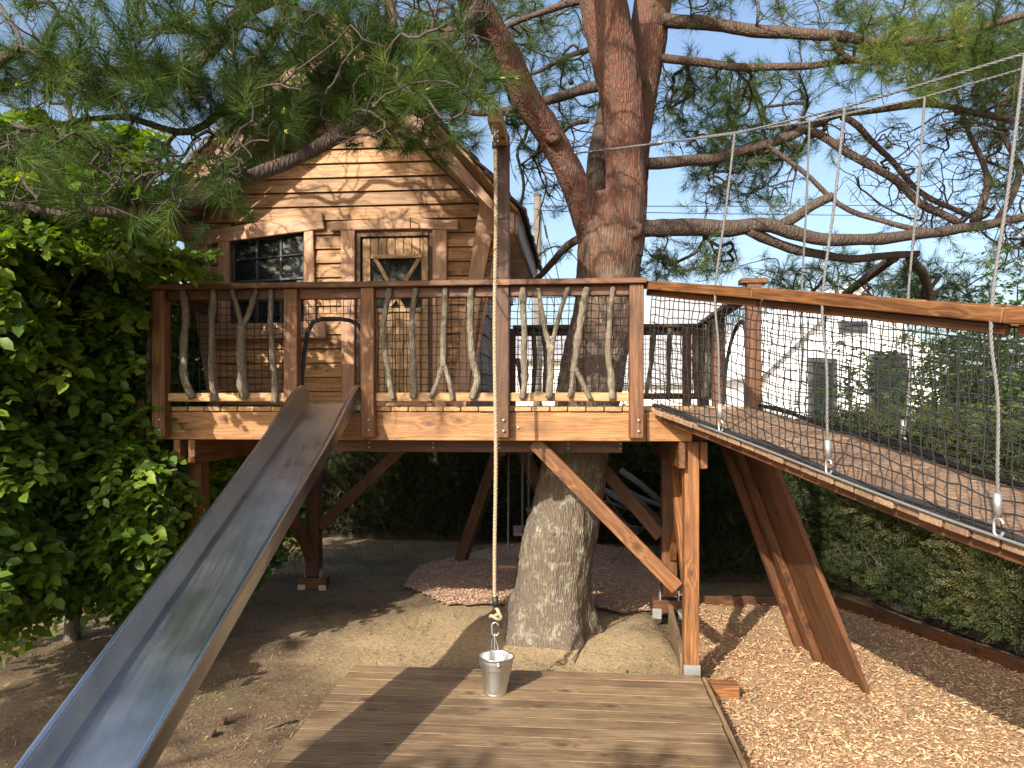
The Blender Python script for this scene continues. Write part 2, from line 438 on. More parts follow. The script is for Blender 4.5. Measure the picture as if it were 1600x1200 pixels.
def bark(name, lo, hi, z0, z1, plates=9.0, lichen=.0, bump=1.0):
    """pine bark: colour changes with height on the trunk, from lo (foot) to hi (upper trunk)"""
    m, n, l, b = newmat(name)
    tc = N(n, 'ShaderNodeTexCoord')
    mp = N(n, 'ShaderNodeMapping'); mp.inputs['Scale'].default_value = (plates * 3.6, plates * 3.6, plates * .62); l.new(tc.outputs['Object'], mp.inputs[0])
    nd = N(n, 'ShaderNodeTexNoise', Scale=4.0, Detail=4.0); l.new(tc.outputs['Object'], nd.inputs['Vector'])
    ad = N(n, 'ShaderNodeMix', data_type='RGBA', blend_type='ADD'); ad.inputs[0].default_value = 1.2
    l.new(mp.outputs[0], ad.inputs[6]); l.new(nd.outputs['Color'], ad.inputs[7])
    vo = N(n, 'ShaderNodeTexVoronoi', feature='DISTANCE_TO_EDGE', Scale=1.0); l.new(ad.outputs[2], vo.inputs['Vector'])
    nf = N(n, 'ShaderNodeTexNoise', Scale=60.0, Detail=6.0, Roughness=.75); l.new(tc.outputs['Object'], nf.inputs['Vector'])
    sx = N(n, 'ShaderNodeSeparateXYZ'); l.new(tc.outputs['Object'], sx.inputs[0])
    zz = N(n, 'ShaderNodeMath', operation='MULTIPLY_ADD'); l.new(nd.outputs[0], zz.inputs[0]); zz.inputs[1].default_value = 1.3; l.new(sx.outputs['Z'], zz.inputs[2])
    mr = N(n, 'ShaderNodeMapRange'); mr.inputs[1].default_value = z0 + .65; mr.inputs[2].default_value = z1 + .65; l.new(zz.outputs[0], mr.inputs[0])
    cm = N(n, 'ShaderNodeMix', data_type='RGBA'); cm.inputs[6].default_value = (*lo, 1); cm.inputs[7].default_value = (*hi, 1); l.new(mr.outputs[0], cm.inputs[0])
    fr = ramp(n, [(0.0, (.55, .5, .48)), (.22, (.95, .95, .95)), (.5, (1.12, 1.1, 1.08))]); l.new(vo.outputs['Distance'], fr.inputs[0])
    m1 = N(n, 'ShaderNodeMix', data_type='RGBA', blend_type='MULTIPLY'); m1.inputs[0].default_value = .75; l.new(cm.outputs[2], m1.inputs[6]); l.new(fr.outputs[0], m1.inputs[7])
    nr = ramp(n, [(0.3, (.55, .55, .55)), (.7, (1.35, 1.32, 1.3))]); l.new(nf.outputs[0], nr.inputs[0])
    m2 = N(n, 'ShaderNodeMix', data_type='RGBA', blend_type='MULTIPLY'); m2.inputs[0].default_value = .8; l.new(m1.outputs[2], m2.inputs[6]); l.new(nr.outputs[0], m2.inputs[7])
    ng = N(n, 'ShaderNodeTexNoise', Scale=7.0, Detail=8.0, Roughness=.7); l.new(mp.outputs[0], ng.inputs['Vector']); ng.inputs['Scale'].default_value = .55
    gr_ = ramp(n, [(.45, (0, 0, 0)), (.62, (.75, .75, .75))]); l.new(ng.outputs[0], gr_.inputs[0])
    mg = N(n, 'ShaderNodeMix', data_type='RGBA'); l.new(gr_.outputs[0], mg.inputs[0]); l.new(m2.outputs[2], mg.inputs[6]); mg.inputs[7].default_value = (.105, .08, .064, 1)
    m2 = mg
    out = m2
    if lichen:
        nl = N(n, 'ShaderNodeTexNoise', Scale=11.0, Detail=7.0, Roughness=.72); l.new(tc.outputs['Object'], nl.inputs['Vector'])
        lr = ramp(n, [(.52, (0, 0, 0)), (.62, (lichen,) * 3)]); l.new(nl.outputs[0], lr.inputs[0])
        inv = N(n, 'ShaderNodeMath', operation='SUBTRACT'); inv.inputs[0].default_value = 1.0; l.new(mr.outputs[0], inv.inputs[1])
        fa = N(n, 'ShaderNodeMath', operation='MULTIPLY'); l.new(lr.outputs[0], fa.inputs[0]); l.new(inv.outputs[0], fa.inputs[1])
        m3 = N(n, 'ShaderNodeMix', data_type='RGBA'); l.new(fa.outputs[0], m3.inputs[0]); l.new(m2.outputs[2], m3.inputs[6]); m3.inputs[7].default_value = (.36, .37, .25, 1)
        out = m3
    l.new(out.outputs[2], b.inputs['Base Color'])
    b.inputs['Roughness'].default_value = .88
    hh = N(n, 'ShaderNodeMath', operation='MULTIPLY_ADD'); l.new(nf.outputs[0], hh.inputs[0]); hh.inputs[1].default_value = .35; l.new(fr.outputs[0], hh.inputs[2])
    bp = N(n, 'ShaderNodeBump', Strength=bump, Distance=.014); l.new(hh.outputs[0], bp.inputs['Height']); l.new(bp.outputs[0], b.inputs['Normal'])
    return m
M['bark'] = bark('pine_bark', (.165, .13, .092), (.185, .076, .044), 1.7, 3.0, plates=15, lichen=.5, bump=.8)
M['limb'] = bark('pine_limb_bark', (.082, .06, .044), (.105, .063, .042), 2.5, 4.0, plates=14)
M['twig'] = plain('pine_twigs', (.060, .045, .034), .9, var=.35, scale=14)
M['branchwood'] = bark('branch_bark', (.23, .19, .135), (.26, .22, .16), 0, 9, plates=26, lichen=.55, bump=.6)
M['deadwood'] = bark('grey_dead_wood', (.17, .145, .12), (.2, .17, .15), 0, 9, plates=20, bump=.6)

def ground_mat():
    m, n, l, b = newmat('garden_soil')
    tc = N(n, 'ShaderNodeTexCoord')
    n1 = N(n, 'ShaderNodeTexNoise', Scale=1.1, Detail=8.0, Roughness=.68); l.new(tc.outputs['Object'], n1.inputs['Vector'])
    n2 = N(n, 'ShaderNodeTexNoise', Scale=38.0, Detail=6.0, Roughness=.75); l.new(tc.outputs['Object'], n2.inputs['Vector'])
    n3 = N(n, 'ShaderNodeTexNoise', Scale=.55, Detail=6.0, Roughness=.6); l.new(tc.outputs['Object'], n3.inputs['Vector'])
    r1 = ramp(n, [(.30, (.085, .055, .034)), (.48, (.20, .135, .078)), (.68, (.38, .275, .155))]); l.new(n1.outputs[0], r1.inputs[0])
    r2 = ramp(n, [(.3, (.5, .48, .46)), (.68, (1.3, 1.28, 1.25))]); l.new(n2.outputs[0], r2.inputs[0])
    mu = N(n, 'ShaderNodeMix', data_type='RGBA', blend_type='MULTIPLY'); mu.inputs[0].default_value = .9; l.new(r1.outputs[0], mu.inputs[6]); l.new(r2.outputs[0], mu.inputs[7])
    gr = ramp(n, [(.50, (0, 0, 0)), (.68, (.6, .6, .6))]); l.new(n3.outputs[0], gr.inputs[0])
    gm = N(n, 'ShaderNodeMix', data_type='RGBA'); l.new(gr.outputs[0], gm.inputs[0]); l.new(mu.outputs[2], gm.inputs[6]); gm.inputs[7].default_value = (.10, .105, .04, 1)
    mp = N(n, 'ShaderNodeMapping'); mp.inputs['Location'].default_value = (.10, -5.65, 0); l.new(tc.outputs['Object'], mp.inputs[0])  # pale straw patch near the trunk, its sunlit brightness painted into the soil colour
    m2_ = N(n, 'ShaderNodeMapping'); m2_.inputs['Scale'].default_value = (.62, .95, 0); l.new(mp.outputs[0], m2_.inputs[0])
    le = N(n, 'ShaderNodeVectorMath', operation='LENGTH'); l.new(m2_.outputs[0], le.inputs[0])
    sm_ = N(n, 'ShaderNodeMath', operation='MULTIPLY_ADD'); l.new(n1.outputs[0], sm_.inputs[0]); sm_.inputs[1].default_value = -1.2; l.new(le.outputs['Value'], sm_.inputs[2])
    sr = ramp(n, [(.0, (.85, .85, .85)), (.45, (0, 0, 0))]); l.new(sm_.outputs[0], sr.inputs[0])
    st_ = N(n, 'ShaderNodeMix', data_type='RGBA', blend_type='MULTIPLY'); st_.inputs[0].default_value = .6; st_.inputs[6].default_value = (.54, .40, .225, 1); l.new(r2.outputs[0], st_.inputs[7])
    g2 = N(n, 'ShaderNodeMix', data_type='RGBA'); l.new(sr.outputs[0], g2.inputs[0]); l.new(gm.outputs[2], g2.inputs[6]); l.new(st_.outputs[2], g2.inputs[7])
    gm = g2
    l.new(gm.outputs[2], b.inputs['Base Color']); b.inputs['Roughness'].default_value = .95
    bp = N(n, 'ShaderNodeBump', Strength=.9, Distance=.03); l.new(n2.outputs[0], bp.inputs['Height']); l.new(bp.outputs[0], b.inputs['Normal'])
    return m
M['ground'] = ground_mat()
M['bed'] = plain('chip_bed', (.33, .21, .115), .95, var=.45, scale=60, bump=.8)
M['bed_old'] = plain('old_chip_bed', (.36, .23, .155), .95, var=.4, scale=60, bump=.8)

# ------------------------------------------------------------------ ground
TREE = Vector((0.27, 5.62, 0))
def sm(a, b, x):   # smooth step
    t = min(1, max(0, (x - a) / (b - a))); return t * t * (3 - 2 * t)

def inpoly(x, y, poly):
    c = False; j = len(poly) - 1
    for i in range(len(poly)):
        if (poly[i][1] > y) != (poly[j][1] > y) and x < (poly[j][0] - poly[i][0]) * (y - poly[i][1]) / (poly[j][1] - poly[i][1]) + poly[i][0]:
            c = not c
        j = i
    return c

def gz(x, y):
    r2 = (x - TREE.x) ** 2 + (y - TREE.y) ** 2
    z = -0.10 + 0.10 * math.exp(-r2 / .55)
    z += 0.03 * noise.noise(Vector((x * .7, y * .7, 3.1))) + 0.016 * noise.noise(Vector((x * 3.1, y * 3.1, 1.7))) + 0.008 * noise.noise(Vector((x * 8, y * 8, 4.7)))
    if -1.3 < x < 1.3 and y < 4.9: z = min(z, -0.085)
    if x > 1.15 and y < 6.8: z = min(z, -0.16)
    return z

gx = np.concatenate([np.linspace(-300, -12, 18), np.linspace(-10, -4.2, 14), np.arange(-4, 4.4, .07), np.linspace(4.6, 12, 14), np.linspace(15, 300, 18)])
gy = np.concatenate([np.linspace(-300, -8, 16), np.linspace(-6, 2.0, 12), np.arange(2.2, 10.5, .07), np.linspace(11, 20, 12), np.linspace(25, 400, 20)])
GV = np.array([(x, y, gz(x, y)) for y in gy for x in gx])
nx_, ny_ = len(gx), len(gy)
ii, jj = np.meshgrid(np.arange(nx_ - 1), np.arange(ny_ - 1))
b0 = (jj * nx_ + ii).ravel()
GF = np.stack([b0, b0 + 1, b0 + 1 + nx_, b0 + nx_], 1)
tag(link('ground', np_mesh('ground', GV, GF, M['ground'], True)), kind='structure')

# ------------------------------------------------------------------ background buildings
def small_house(name, label, cat_pts, wallm, roofm, x0, x1, y0, y1, eave, ridge, base=-.1, axis='x', over=.35, windows=()):
    cx, cy = (x0 + x1) / 2, (y0 + y1) / 2
    t = thing(name, label, 'house', (cx, cy, base))
    mb = MB()
    if axis == 'x':
        mb.prism([(x0, y0, base), (x0, y0, eave), (x0, cy, ridge), (x0, y1, eave), (x0, y1, base)], (x1 - x0, 0, 0))
    else:
        mb.prism([(x0, y0, base), (x1, y0, base), (x1, y0, eave), (cx, y0, ridge), (x0, y0, eave)], (0, y1 - y0, 0))
    mb.obj('wall', wallm, t)
    for s in (-1, 1):
        mb = MB(); k = .16
        if axis == 'x':
            yo = y0 - over if s < 0 else y1 + over
            sl = (ridge - eave) / (cy - y0); ze = eave - over * sl
            pts = [(x0 - over, yo, ze + .02), (x0 - over, cy, ridge + .02), (x0 - over, cy, ridge + k + .02), (x0 - over, yo, ze + k + .02)]
            mb.prism(pts if s < 0 else pts[::-1], (x1 - x0 + 2 * over, 0, 0))
        else:
            xo = x0 - over if s < 0 else x1 + over
            sl = (ridge - eave) / (cx - x0); ze = eave - over * sl
            pts = [(xo, y0 - over, ze + .02), (cx, y0 - over, ridge + .02), (cx, y0 - over, ridge + k + .02), (xo, y0 - over, ze + k + .02)]
            mb.prism(pts if s < 0 else pts[::-1], (0, y1 - y0 + 2 * over, 0))
        mb.obj('roof', roofm, t)
    for (a0, a1, z0, z1) in windows:
        f = MB()
        fw = .14
        f.box(((a0 + a1) / 2, y0 - .03, z1 - fw / 2), (a1 - a0, .12, fw)); f.box(((a0 + a1) / 2, y0 - .03, z0 + fw / 2), (a1 - a0, .12, fw))
        f.box((a0 + fw / 2, y0 - .03, (z0 + z1) / 2), (fw, .115, z1 - z0 - 2 * fw)); f.box((a1 - fw / 2, y0 - .03, (z0 + z1) / 2), (fw, .115, z1 - z0 - 2 * fw))
        wo = f.obj('window', M['darkframe'], t)
        MB().box(((a0 + a1) / 2, y0 - .01, (z0 + z1) / 2), (a1 - a0 - .2, .05, z1 - z0 - .2)).obj('pane', M['glass'], wo)
    return t

def at(px, D): return (px - CX) / F * D
def zt(py, D): return H + (CY - py) / F * D
D1 = 24.0
wh = small_house('white_house', 'white gabled house with dark framed windows seen through the bridge net', None, M['white'], M['white'],
            at(1198, D1), at(1470, D1), D1, D1 + 10, zt(578, D1), zt(448, D1), axis='y', over=.25,
            windows=[(at(1262, D1), at(1306, D1), zt(690, D1), zt(560, D1)), (at(1358, D1), at(1416, D1), zt(690, D1), zt(553, D1)), (at(1310, D1), at(1354, D1), zt(519, D1), zt(502, D1))])
D2 = 34.0
small_house('beige_house', 'low beige house with wide grey roof behind the platform railing', None, M['beige'], M['greyroof'],
            at(935, D2), at(1150, D2), D2, D2 + 8, zt(590, D2), zt(470, D2 + 4), axis='x', windows=[(at(1082, D2), at(1096, D2), zt(625, D2), zt(600, D2))])
D3 = 40.0
small_house('pale_house', 'pale house with grey gable roof left of the white house', None, M['white'], M['greyroof'],
            at(1150, D3), at(1240, D3), D3, D3 + 8, zt(560, D3), zt(490, D3), axis='y')
small_house('bright_house', 'bright white house between the playhouse and the pine trunk', None, M['white'], M['greyroof'],
            at(700, 30), at(900, 30), 30, 38, zt(560, 30), zt(520, 34), axis='x')

# utility pole and wires
pt = thing('utility_pole', 'weathered round utility pole beside the playhouse roof', 'pole', (at(840, 14), 14, -.1))
MB().tube([(at(840, 14), 14, -.2), (at(840, 14), 14, zt(306, 14))], [.085, .07], 12).obj('shaft', M['pole'], pt, True)
MB().tube([(at(840, 14), 14, zt(306, 14) - .01), (at(840, 14), 14, zt(306, 14) + .03)], [.078, .074], 12).obj('cap', M['pole'], pt, True)
MB().tube([P(846, 330, 14), P(852, 360, 14), P(868, 412, 14), P(880, 470, 14)], .009, 5).obj('stay_cable', M['wire'], pt)
MB().tube([P(851, 352, 14), P(855, 372, 14)], .022, 6).obj('insulator', M['plastic'], pt)
for k, (ya, yb) in enumerate(((322, 316), (329, 338))):
    pts = [P(842 + 300 * i / 2, ya + (yb - ya) * i / 6 + 2.5 * math.sin(i / 6 * math.pi), 14 + i) for i in range(7)]
    o = MB().tube(pts, .008, 4).obj('overhead_wire', M['wire'])
    tag(o, ['upper overhead wire running right from the utility pole', 'lower overhead wire running right from the utility pole'][k], 'wire', 'overhead wires')
o = MB().tube([P(842, 318, 14), P(700, 322, 16), P(500, 325, 18)], .008, 4).obj('overhead_wire', M['wire'])
tag(o, 'overhead wire running left from the utility pole behind the playhouse', 'wire', 'overhead wires')

# ------------------------------------------------------------------ lower deck
DU0, DU1 = -1.785, 0.335
def Ld(u, v, z): return L(u, v, z)
dk = thing('wooden_deck', 'low weathered plank deck on the ground under the bucket', 'deck', L(-.7, -1.2, -.09))
nb = 24; pw = .118
for k in range(nb):
    v = -.12 - pw * k
    off = random.uniform(-.004, .004)
    beam('plank', L(DU0 + off, v, -.014 + random.uniform(-.0015, .0015)), L(DU1 + off, v, -.014 + random.uniform(-.0015, .0015)), pw - random.uniform(.0075, .0105), .028, M['deck'], dk, bev=.0006)
for u in (DU0 + .06, -1.2, -.7, -.25, DU1 - .06):
    beam('joist', L(u, -.10, -.0625), L(u, -2.85, -.0625), .05, .065, M['stain_dark'], dk)
MB().box(L((DU0 + DU1) / 2, -1.5, -.0155), (DU1 - DU0 - .02, 2.70, .024), EU, EV, EZ).obj('gap_dirt', M['dirt'], dk)
beam('edge_board', L(DU1 + .022, -.08, -.035), L(DU1 + .022, -2.9, -.035), .022, .07, M['deck'], dk)

# ------------------------------------------------------------------ raised platform
Z0 = 1.612                      # deck level
BB = 1.40                       # underside of the fascia
pf = thing('raised_platform', 'raised timber platform with branch baluster railing and black net', 'platform', L(-1.2, 1.2, -.1))
U0, U1, V1 = -3.12, .75, 2.42
# planks, front to back
u = U0 + .055; mw = .105
k = 0
while u < U1 - .03:
    vs0 = -.012 + random.uniform(-.004, .004)
    if u > .02: vs0 = max(vs0, (u + .05) / .72 * .33)
    beam('plank', L(u, vs0, Z0 - .0145), L(u, V1, Z0 - .0145), mw, .029, M['plank'], pf)
    u += mw + .006
# fascias
fb = (Z0 - .032 + BB) / 2; fh = Z0 - .032 - BB
beam('fascia_beam', L(U0 - .02, .028, fb), L(.02, .028, fb), .05, fh, M['fascia'], pf)
beam('fascia_beam', L(.023, .034, fb), L(.30, .034, fb), .05, fh, M['fascia'], pf)
beam('fascia_beam', L(U0 - .0, .06, fb), L(U0 - .0, V1, fb), .05, fh, M['stain'], pf)
beam('fascia_beam', L(U1 - .03, .40, fb), L(U1 - .03, V1, fb), .05, fh, M['stain'], pf)
beam('fascia_beam', L(U0 + .03, V1 - .03, fb), L(U1 - .06, V1 - .03, fb), .05, fh, M['stain'], pf)
beam('fascia_beam', L(.10, .09, fb), L(.68, .36, fb), .05, fh, M['stain_dark'], pf)
for v in (.45, .9, 1.35, 1.8):
    beam('joist', L(U0 + .03, v, fb + .02), L(U1 - .06, v, fb + .02), .05, fh - .04, M['stain_dark'], pf)
# ledger below the fascia
ua, _ = PV(505, 700, .30); ub, _ = PV(972, 700, .30)
lg = beam('ledger_beam', L(ua, .30, 1.355), L(ub, .30, 1.355), .07, .088, M['stain_dark'], pf)
def bolt(p, parent, r=.009, d=None):
    d = d or -EV
    m_ = MB(); m_.tube([Vector(p) + d * -.002, Vector(p) + d * .004, Vector(p) + d * .008], [r, r, r * .55], 8)
    return m_.obj('bolt', M['bolt'], parent, True)
for px in (577, 677, 780, 888, 970):
    uu, _ = PV(px, 700, .264)
    for zz in (1.372, 1.342): bolt(L(uu, .264, zz), lg)
# railing posts on the front
PW = .086
RT = 2.388                      # top of the cap
post_u = {}
for px in (252, 457, 576, 785, 994):
    uu, _ = PV(px, 550, -.045); post_u[px] = uu
    top = RT - .036
    if px == 785: top = 3.285
    p_ = beam('post', L(uu, -.045, BB + .022), L(uu, -.045, top), PW, PW * (.9 if px != 785 else .82), M['stain'] if px != 785 else M['stain_dark'], pf)
    for zz in (BB + .065, BB + .13): bolt(L(uu + .012, -.089, zz), p_)
bolt(L(PV(810, 668, 0)[0], .002, 1.482), pf)
# hoist arm on the tall post
u7 = post_u[785]
arm = beam('hoist_arm', L(u7 - .001, -.49, 3.245), L(u7 - .001, -.005 - .085, 3.245), .078, .078, M['plank'], pf)
RV = -.045
def cap(ua_, ub_, v=RV, w=.125, z=RT):
    return beam('rail_cap', L(ua_, v, z - .017), L(ub_, v, z - .017), w, .034, M['stain_dark'], pf)
cap(U0 - .03, post_u[785] - .05)
cap(post_u[785] + .05, post_u[994] + .06)
MB().box(L(post_u[785], RV - .052, RT - .017), (.1, .02, .034), EU, EV, EZ).obj('rail_cap', M['stain'], pf)
pus = [post_u[x] for x in (252, 457, 576, 785, 994)]
for i in range(4):
    a_, b_ = pus[i] + PW / 2, pus[i + 1] - PW / 2
    beam('upper_rail', L(a_, -.028, RT - .066), L(b_, -.028, RT - .066), .038, .062, M['stain_dark'], pf)
    if i != 1: beam('lower_rail', L(a_, -.028, 1.672), L(b_, -.028, 1.672), .038, .054, M['plank'], pf)
# left side rail
for v in (1.0,):
    beam('post', L(U0 - .02, v, BB + .02), L(U0 - .02, v, RT - .036), .075, .075, M['stain'], pf)
beam('rail_cap', L(U0 + .01, .025, RT - .017), L(U0 + .01, 1.06, RT - .017), .11, .034, M['stain'], pf)
beam('lower_rail', L(U0 - .0, .005, 1.672), L(U0 - .0, .96, 1.672), .038, .054, M['plank'], pf)
beam('upper_rail', L(U0 - .0, .005, RT - .066), L(U0 - .0, .96, RT - .066), .038, .062, M['stain_dark'], pf)
beam('corner_board', L(U0 - .085, -.0, BB + .025), L(U0 - .085, -.0, 1.66), .05, .07, M['stain_dark'], pf)
# right side and back rail
RB = 2.36
for (uu, v, tp) in ((.735, .345, RB + .045), (.735, 1.60, RB - .036), (.735, 2.385, RB - .036)):
    beam('post', L(uu, v, BB + .02), L(uu, v, tp), .09, .09, M['stain_dark'], pf)
beam('rail_cap', L(.735, .29, RB + .062), L(.735, .40, RB + .062), .17, .034, M['stain'], pf, side=EU)
beam('rail_cap', L(.735, .41, RB + .0), L(.735, 2.45, RB - .017), .12, .034, M['stain_dark'], pf)
beam('upper_rail', L(.735, 1.64, RB - .07), L(.735, 2.34, RB - .07), .04, .06, M['stain_dark'], pf)
ub0 = -1.0
beam('rail_cap', L(ub0, 2.385, RB - .018), L(.67, 2.385, RB - .018), .12, .034, M['stain_dark'], pf)
beam('upper_rail', L(ub0, 2.40, RB - .067), L(.69, 2.40, RB - .067), .04, .06, M['stain_dark'], pf)
beam('lower_rail', L(ub0, 2.40, 1.70), L(.69, 2.40, 1.70), .04, .055, M['stain_dark'], pf)
beam('lower_rail', L(.735, 1.64, 1.70), L(.735, 2.34, 1.70), .04, .055, M['stain_dark'], pf)
for px in (1072, 800):
    uu, _ = PV(px, 560, 2.385)
    beam('post', L(uu, 2.345, BB + .02), L(uu, 2.345, RB - .036), .075, .075, M['stain_dark'], pf)

# branch balusters
def branch(paths, v, parent, rs, name='branch_baluster'):
    m_ = MB()
    ph = random.uniform(0, 50)
    for pth, r in zip(paths, rs):
        pts = [LP(x, y, v) for x, y in pth]
        fine, rad = [], []
        for i in range(len(pts) - 1):
            seg = 5
            for j in range(seg + (i == len(pts) - 2)):
                t = j / seg
                p0 = pts[max(i - 1, 0)]; p1 = pts[i]; p2 = pts[i + 1]; p3 = pts[min(i + 2, len(pts) - 1)]
                q = 0.5 * ((2 * p1) + (p2 - p0) * t + (2 * p0 - 5 * p1 + 4 * p2 - p3) * t * t + (3 * p1 - p0 - 3 * p2 + p3) * t ** 3)
                fine.append(q + Vector((noise.noise(q * 9 + Vector((ph, 0, 0))), noise.noise(q * 9 + Vector((0, ph, 0))), 0)) * .006)
                s = (i + t) / (len(pts) - 1)
                rad.append((r[0] + (r[1] - r[0]) * s) * (1 + .16 * noise.noise(q * 16 + Vector((ph, 3, 0))) + (.30 if random.random() < .09 else 0)))
        m_.tube(fine, rad, 9)
    return m_.obj(name, M['branchwood'], parent, True)
bv = -.066
T_ = 452
branch([[(237, 456), (236, 500), (232, 555), (232, 590), (234, 627)]], .02, pf, [(.016, .018)])
branch([[(284, T_), (290, 480), (287, 540), (288, 590), (301, 622)]], bv, pf, [(.021, .027)])
branch([[(333, T_), (331, 500), (330, 560), (331, 590), (334, 627)]], bv, pf, [(.018, .022)])
branch([[(381, 622), (377, 560), (378, 506)], [(378, 512), (372, 488), (362, T_)], [(378, 512), (390, 485), (401, T_)]], bv, pf, [(.029, .026), (.019, .014), (.019, .014)])
branch([[(424, T_), (422, 500), (426, 560), (430, 600), (428, 630)]], bv, pf, [(.016, .022)])
branch([[(609, T_ - 2), (603, 480), (599, 510), (603, 560), (610, 600), (614, 624)]], bv, pf, [(.017, .020)])
branch([[(650, T_ - 2), (644, 490), (645, 540), (647, 600), (645, 622)]], bv, pf, [(.018, .022)])
branch([[(696, T_ - 3), (694, 500), (692, 560), (693, 573)], [(692, 565), (684, 595), (672, 622)], [(692, 565), (702, 595), (707, 626)]], bv, pf, [(.018, .022), (.015, .013), (.015, .014)])
branch([[(737, T_ - 3), (735, 500), (738, 555), (746, 590), (737, 623)]], bv, pf, [(.017, .023)])
branch([[(817, T_ - 3), (819, 500), (819, 560), (819, 600), (815, 623)]], bv, pf, [(.019, .020)])
branch([[(858, 622), (860, 580), (862, 540)], [(861, 548), (851, 510), (846, 480), (841, T_ - 2)], [(861, 548), (872, 500), (888, T_ - 4)]], bv, pf, [(.024, .021), (.016, .012), (.016, .013)])
branch([[(917, T_ - 3), (908, 500), (899, 560), (896, 582)], [(897, 572), (890, 621)], [(897, 574), (911, 600), (923, 624)]], bv, pf, [(.021, .020), (.016, .014), (.016, .015)])
branch([[(958, T_ - 4), (952, 510), (950, 556), (955, 590), (957, 624)]], bv, pf, [(.016, .022)])
for pth in ([(1022, 508), (1018, 560), (1009, 622)], [(1046, 508), (1045, 560), (1044, 622)], [(832, 508), (836, 560), (832, 622)], [(848, 508), (852, 560), (850, 622)], [(808, 560), (815, 600), (816, 625)], [(1086, 508), (1085, 560), (1088, 622)]):
    branch([pth], 2.36, pf, [(.022, .02)])
def side_branch(v0, v1, k):
    pts = [L(.70, v0 + (v1 - v0) * i / 4 + .02 * math.sin(i * 2 + k), RB - .05 - i * .155) for i in range(5)]
    MB().tube(pts, [.016, .019, .018, .02, .018], 8).obj('branch_baluster', M['branchwood'], pf, True)
for k, v in enumerate((1.78, 1.93, 2.1, 2.24)): side_branch(v, v + random.uniform(-.05, .05), k)

# netting
def net(name, fn, ns, nt_, parent, r=.0024, keep=None, jit=.006, knots=True, mat=None):
    """fn(s,t) -> point; a diamond free square net of ns x nt cells"""
    V, Fq = [], []
    g = np.zeros((ns + 1, nt_ + 1, 3)); ok = np.ones((ns + 1, nt_ + 1), bool)
    for i in range(ns + 1):
        for j in range(nt_ + 1):
            p = Vector(fn(i / ns, j / nt_))
            q = p * 7
            p = p + Vector((noise.noise(q), noise.noise(q + Vector((9, 0, 0))), noise.noise(q + Vector((0, 9, 0))))) * jit
            g[i, j] = p + Vector((random.gauss(0, jit * .35), 0, random.gauss(0, jit * .35)))
            if keep: ok[i, j] = keep(i / ns, j / nt_)
    segs = []
    for i in range(ns + 1):
        for j in range(nt_ + 1):
            if not ok[i, j]: continue
            if i < ns and ok[i + 1, j]: segs.append((g[i, j], g[i + 1, j]))
            if j < nt_ and ok[i, j + 1]: segs.append((g[i, j], g[i, j + 1]))
    a = np.array([s[0] for s in segs]); b = np.array([s[1] for s in segs])
    rr = np.full(len(a), r)
    V, Fc = frusta(a, b, rr, rr, 4)
    if knots:
        pts = g[ok]
        o = np.array([(1, 0, 0), (-1, 0, 0), (0, 1, 0), (0, -1, 0), (0, 0, 1), (0, 0, -1)], float) * (r * 2.0)
        KV = (pts[:, None, :] + o[None]).reshape(-1, 3)
        tri = np.array([(0, 2, 4), (2, 1, 4), (1, 3, 4), (3, 0, 4), (2, 0, 5), (1, 2, 5), (3, 1, 5), (0, 3, 5)])
        KF = (tri[None] + (np.arange(len(pts)) * 6)[:, None, None]).reshape(-1, 3) + len(V)
        return tag(link(name, np_mesh(name, np.concatenate([V, KV]), [Fc, KF], mat or M['net']), parent), kind='stuff')
    return tag(link(name, np_mesh(name, V, Fc, mat or M['net']), parent), kind='stuff')

def frusta(a, b, ra, rb, n):
    """open tapered tubes from a to b (m,3)"""
    d = b - a
    ln = np.linalg.norm(d, axis=1, keepdims=True); ln[ln < 1e-9] = 1e-9
    d = d / ln
    ref = np.where(np.abs(d[:, 2:3]) < .9, np.array([[0, 0, 1.]]), np.array([[1., 0, 0]]))
    x = np.cross(d, ref); x /= np.linalg.norm(x, axis=1, keepdims=True)
    y = np.cross(d, x)
    an = np.arange(n) * 2 * np.pi / n
    c, s_ = np.cos(an), np.sin(an)
    ring = x[:, None, :] * c[None, :, None] + y[:, None, :] * s_[None, :, None]
    V = np.concatenate([a[:, None, :] + ring * ra[:, None, None], b[:, None, :] + ring * rb[:, None, None]], 1)
    base = np.arange(len(a)) * 2 * n
    k = np.arange(n); k2 = (k + 1) % n
    q = np.stack([k, k2, k2 + n, k + n], 1)
    Fq = (q[None] + base[:, None, None]).reshape(-1, 4)
    return V.reshape(-1, 3), Fq

nv = .0
for i in (0, 2, 3):
    a_, b_ = pus[i] + PW / 2, pus[i + 1] - PW / 2
    net('net', lambda s, t: L(a_ + (b_ - a_) * s, nv + .012, 1.665 + (RT - .05 - 1.665) * t), max(4, int((b_ - a_) / .045)), 15, pf)
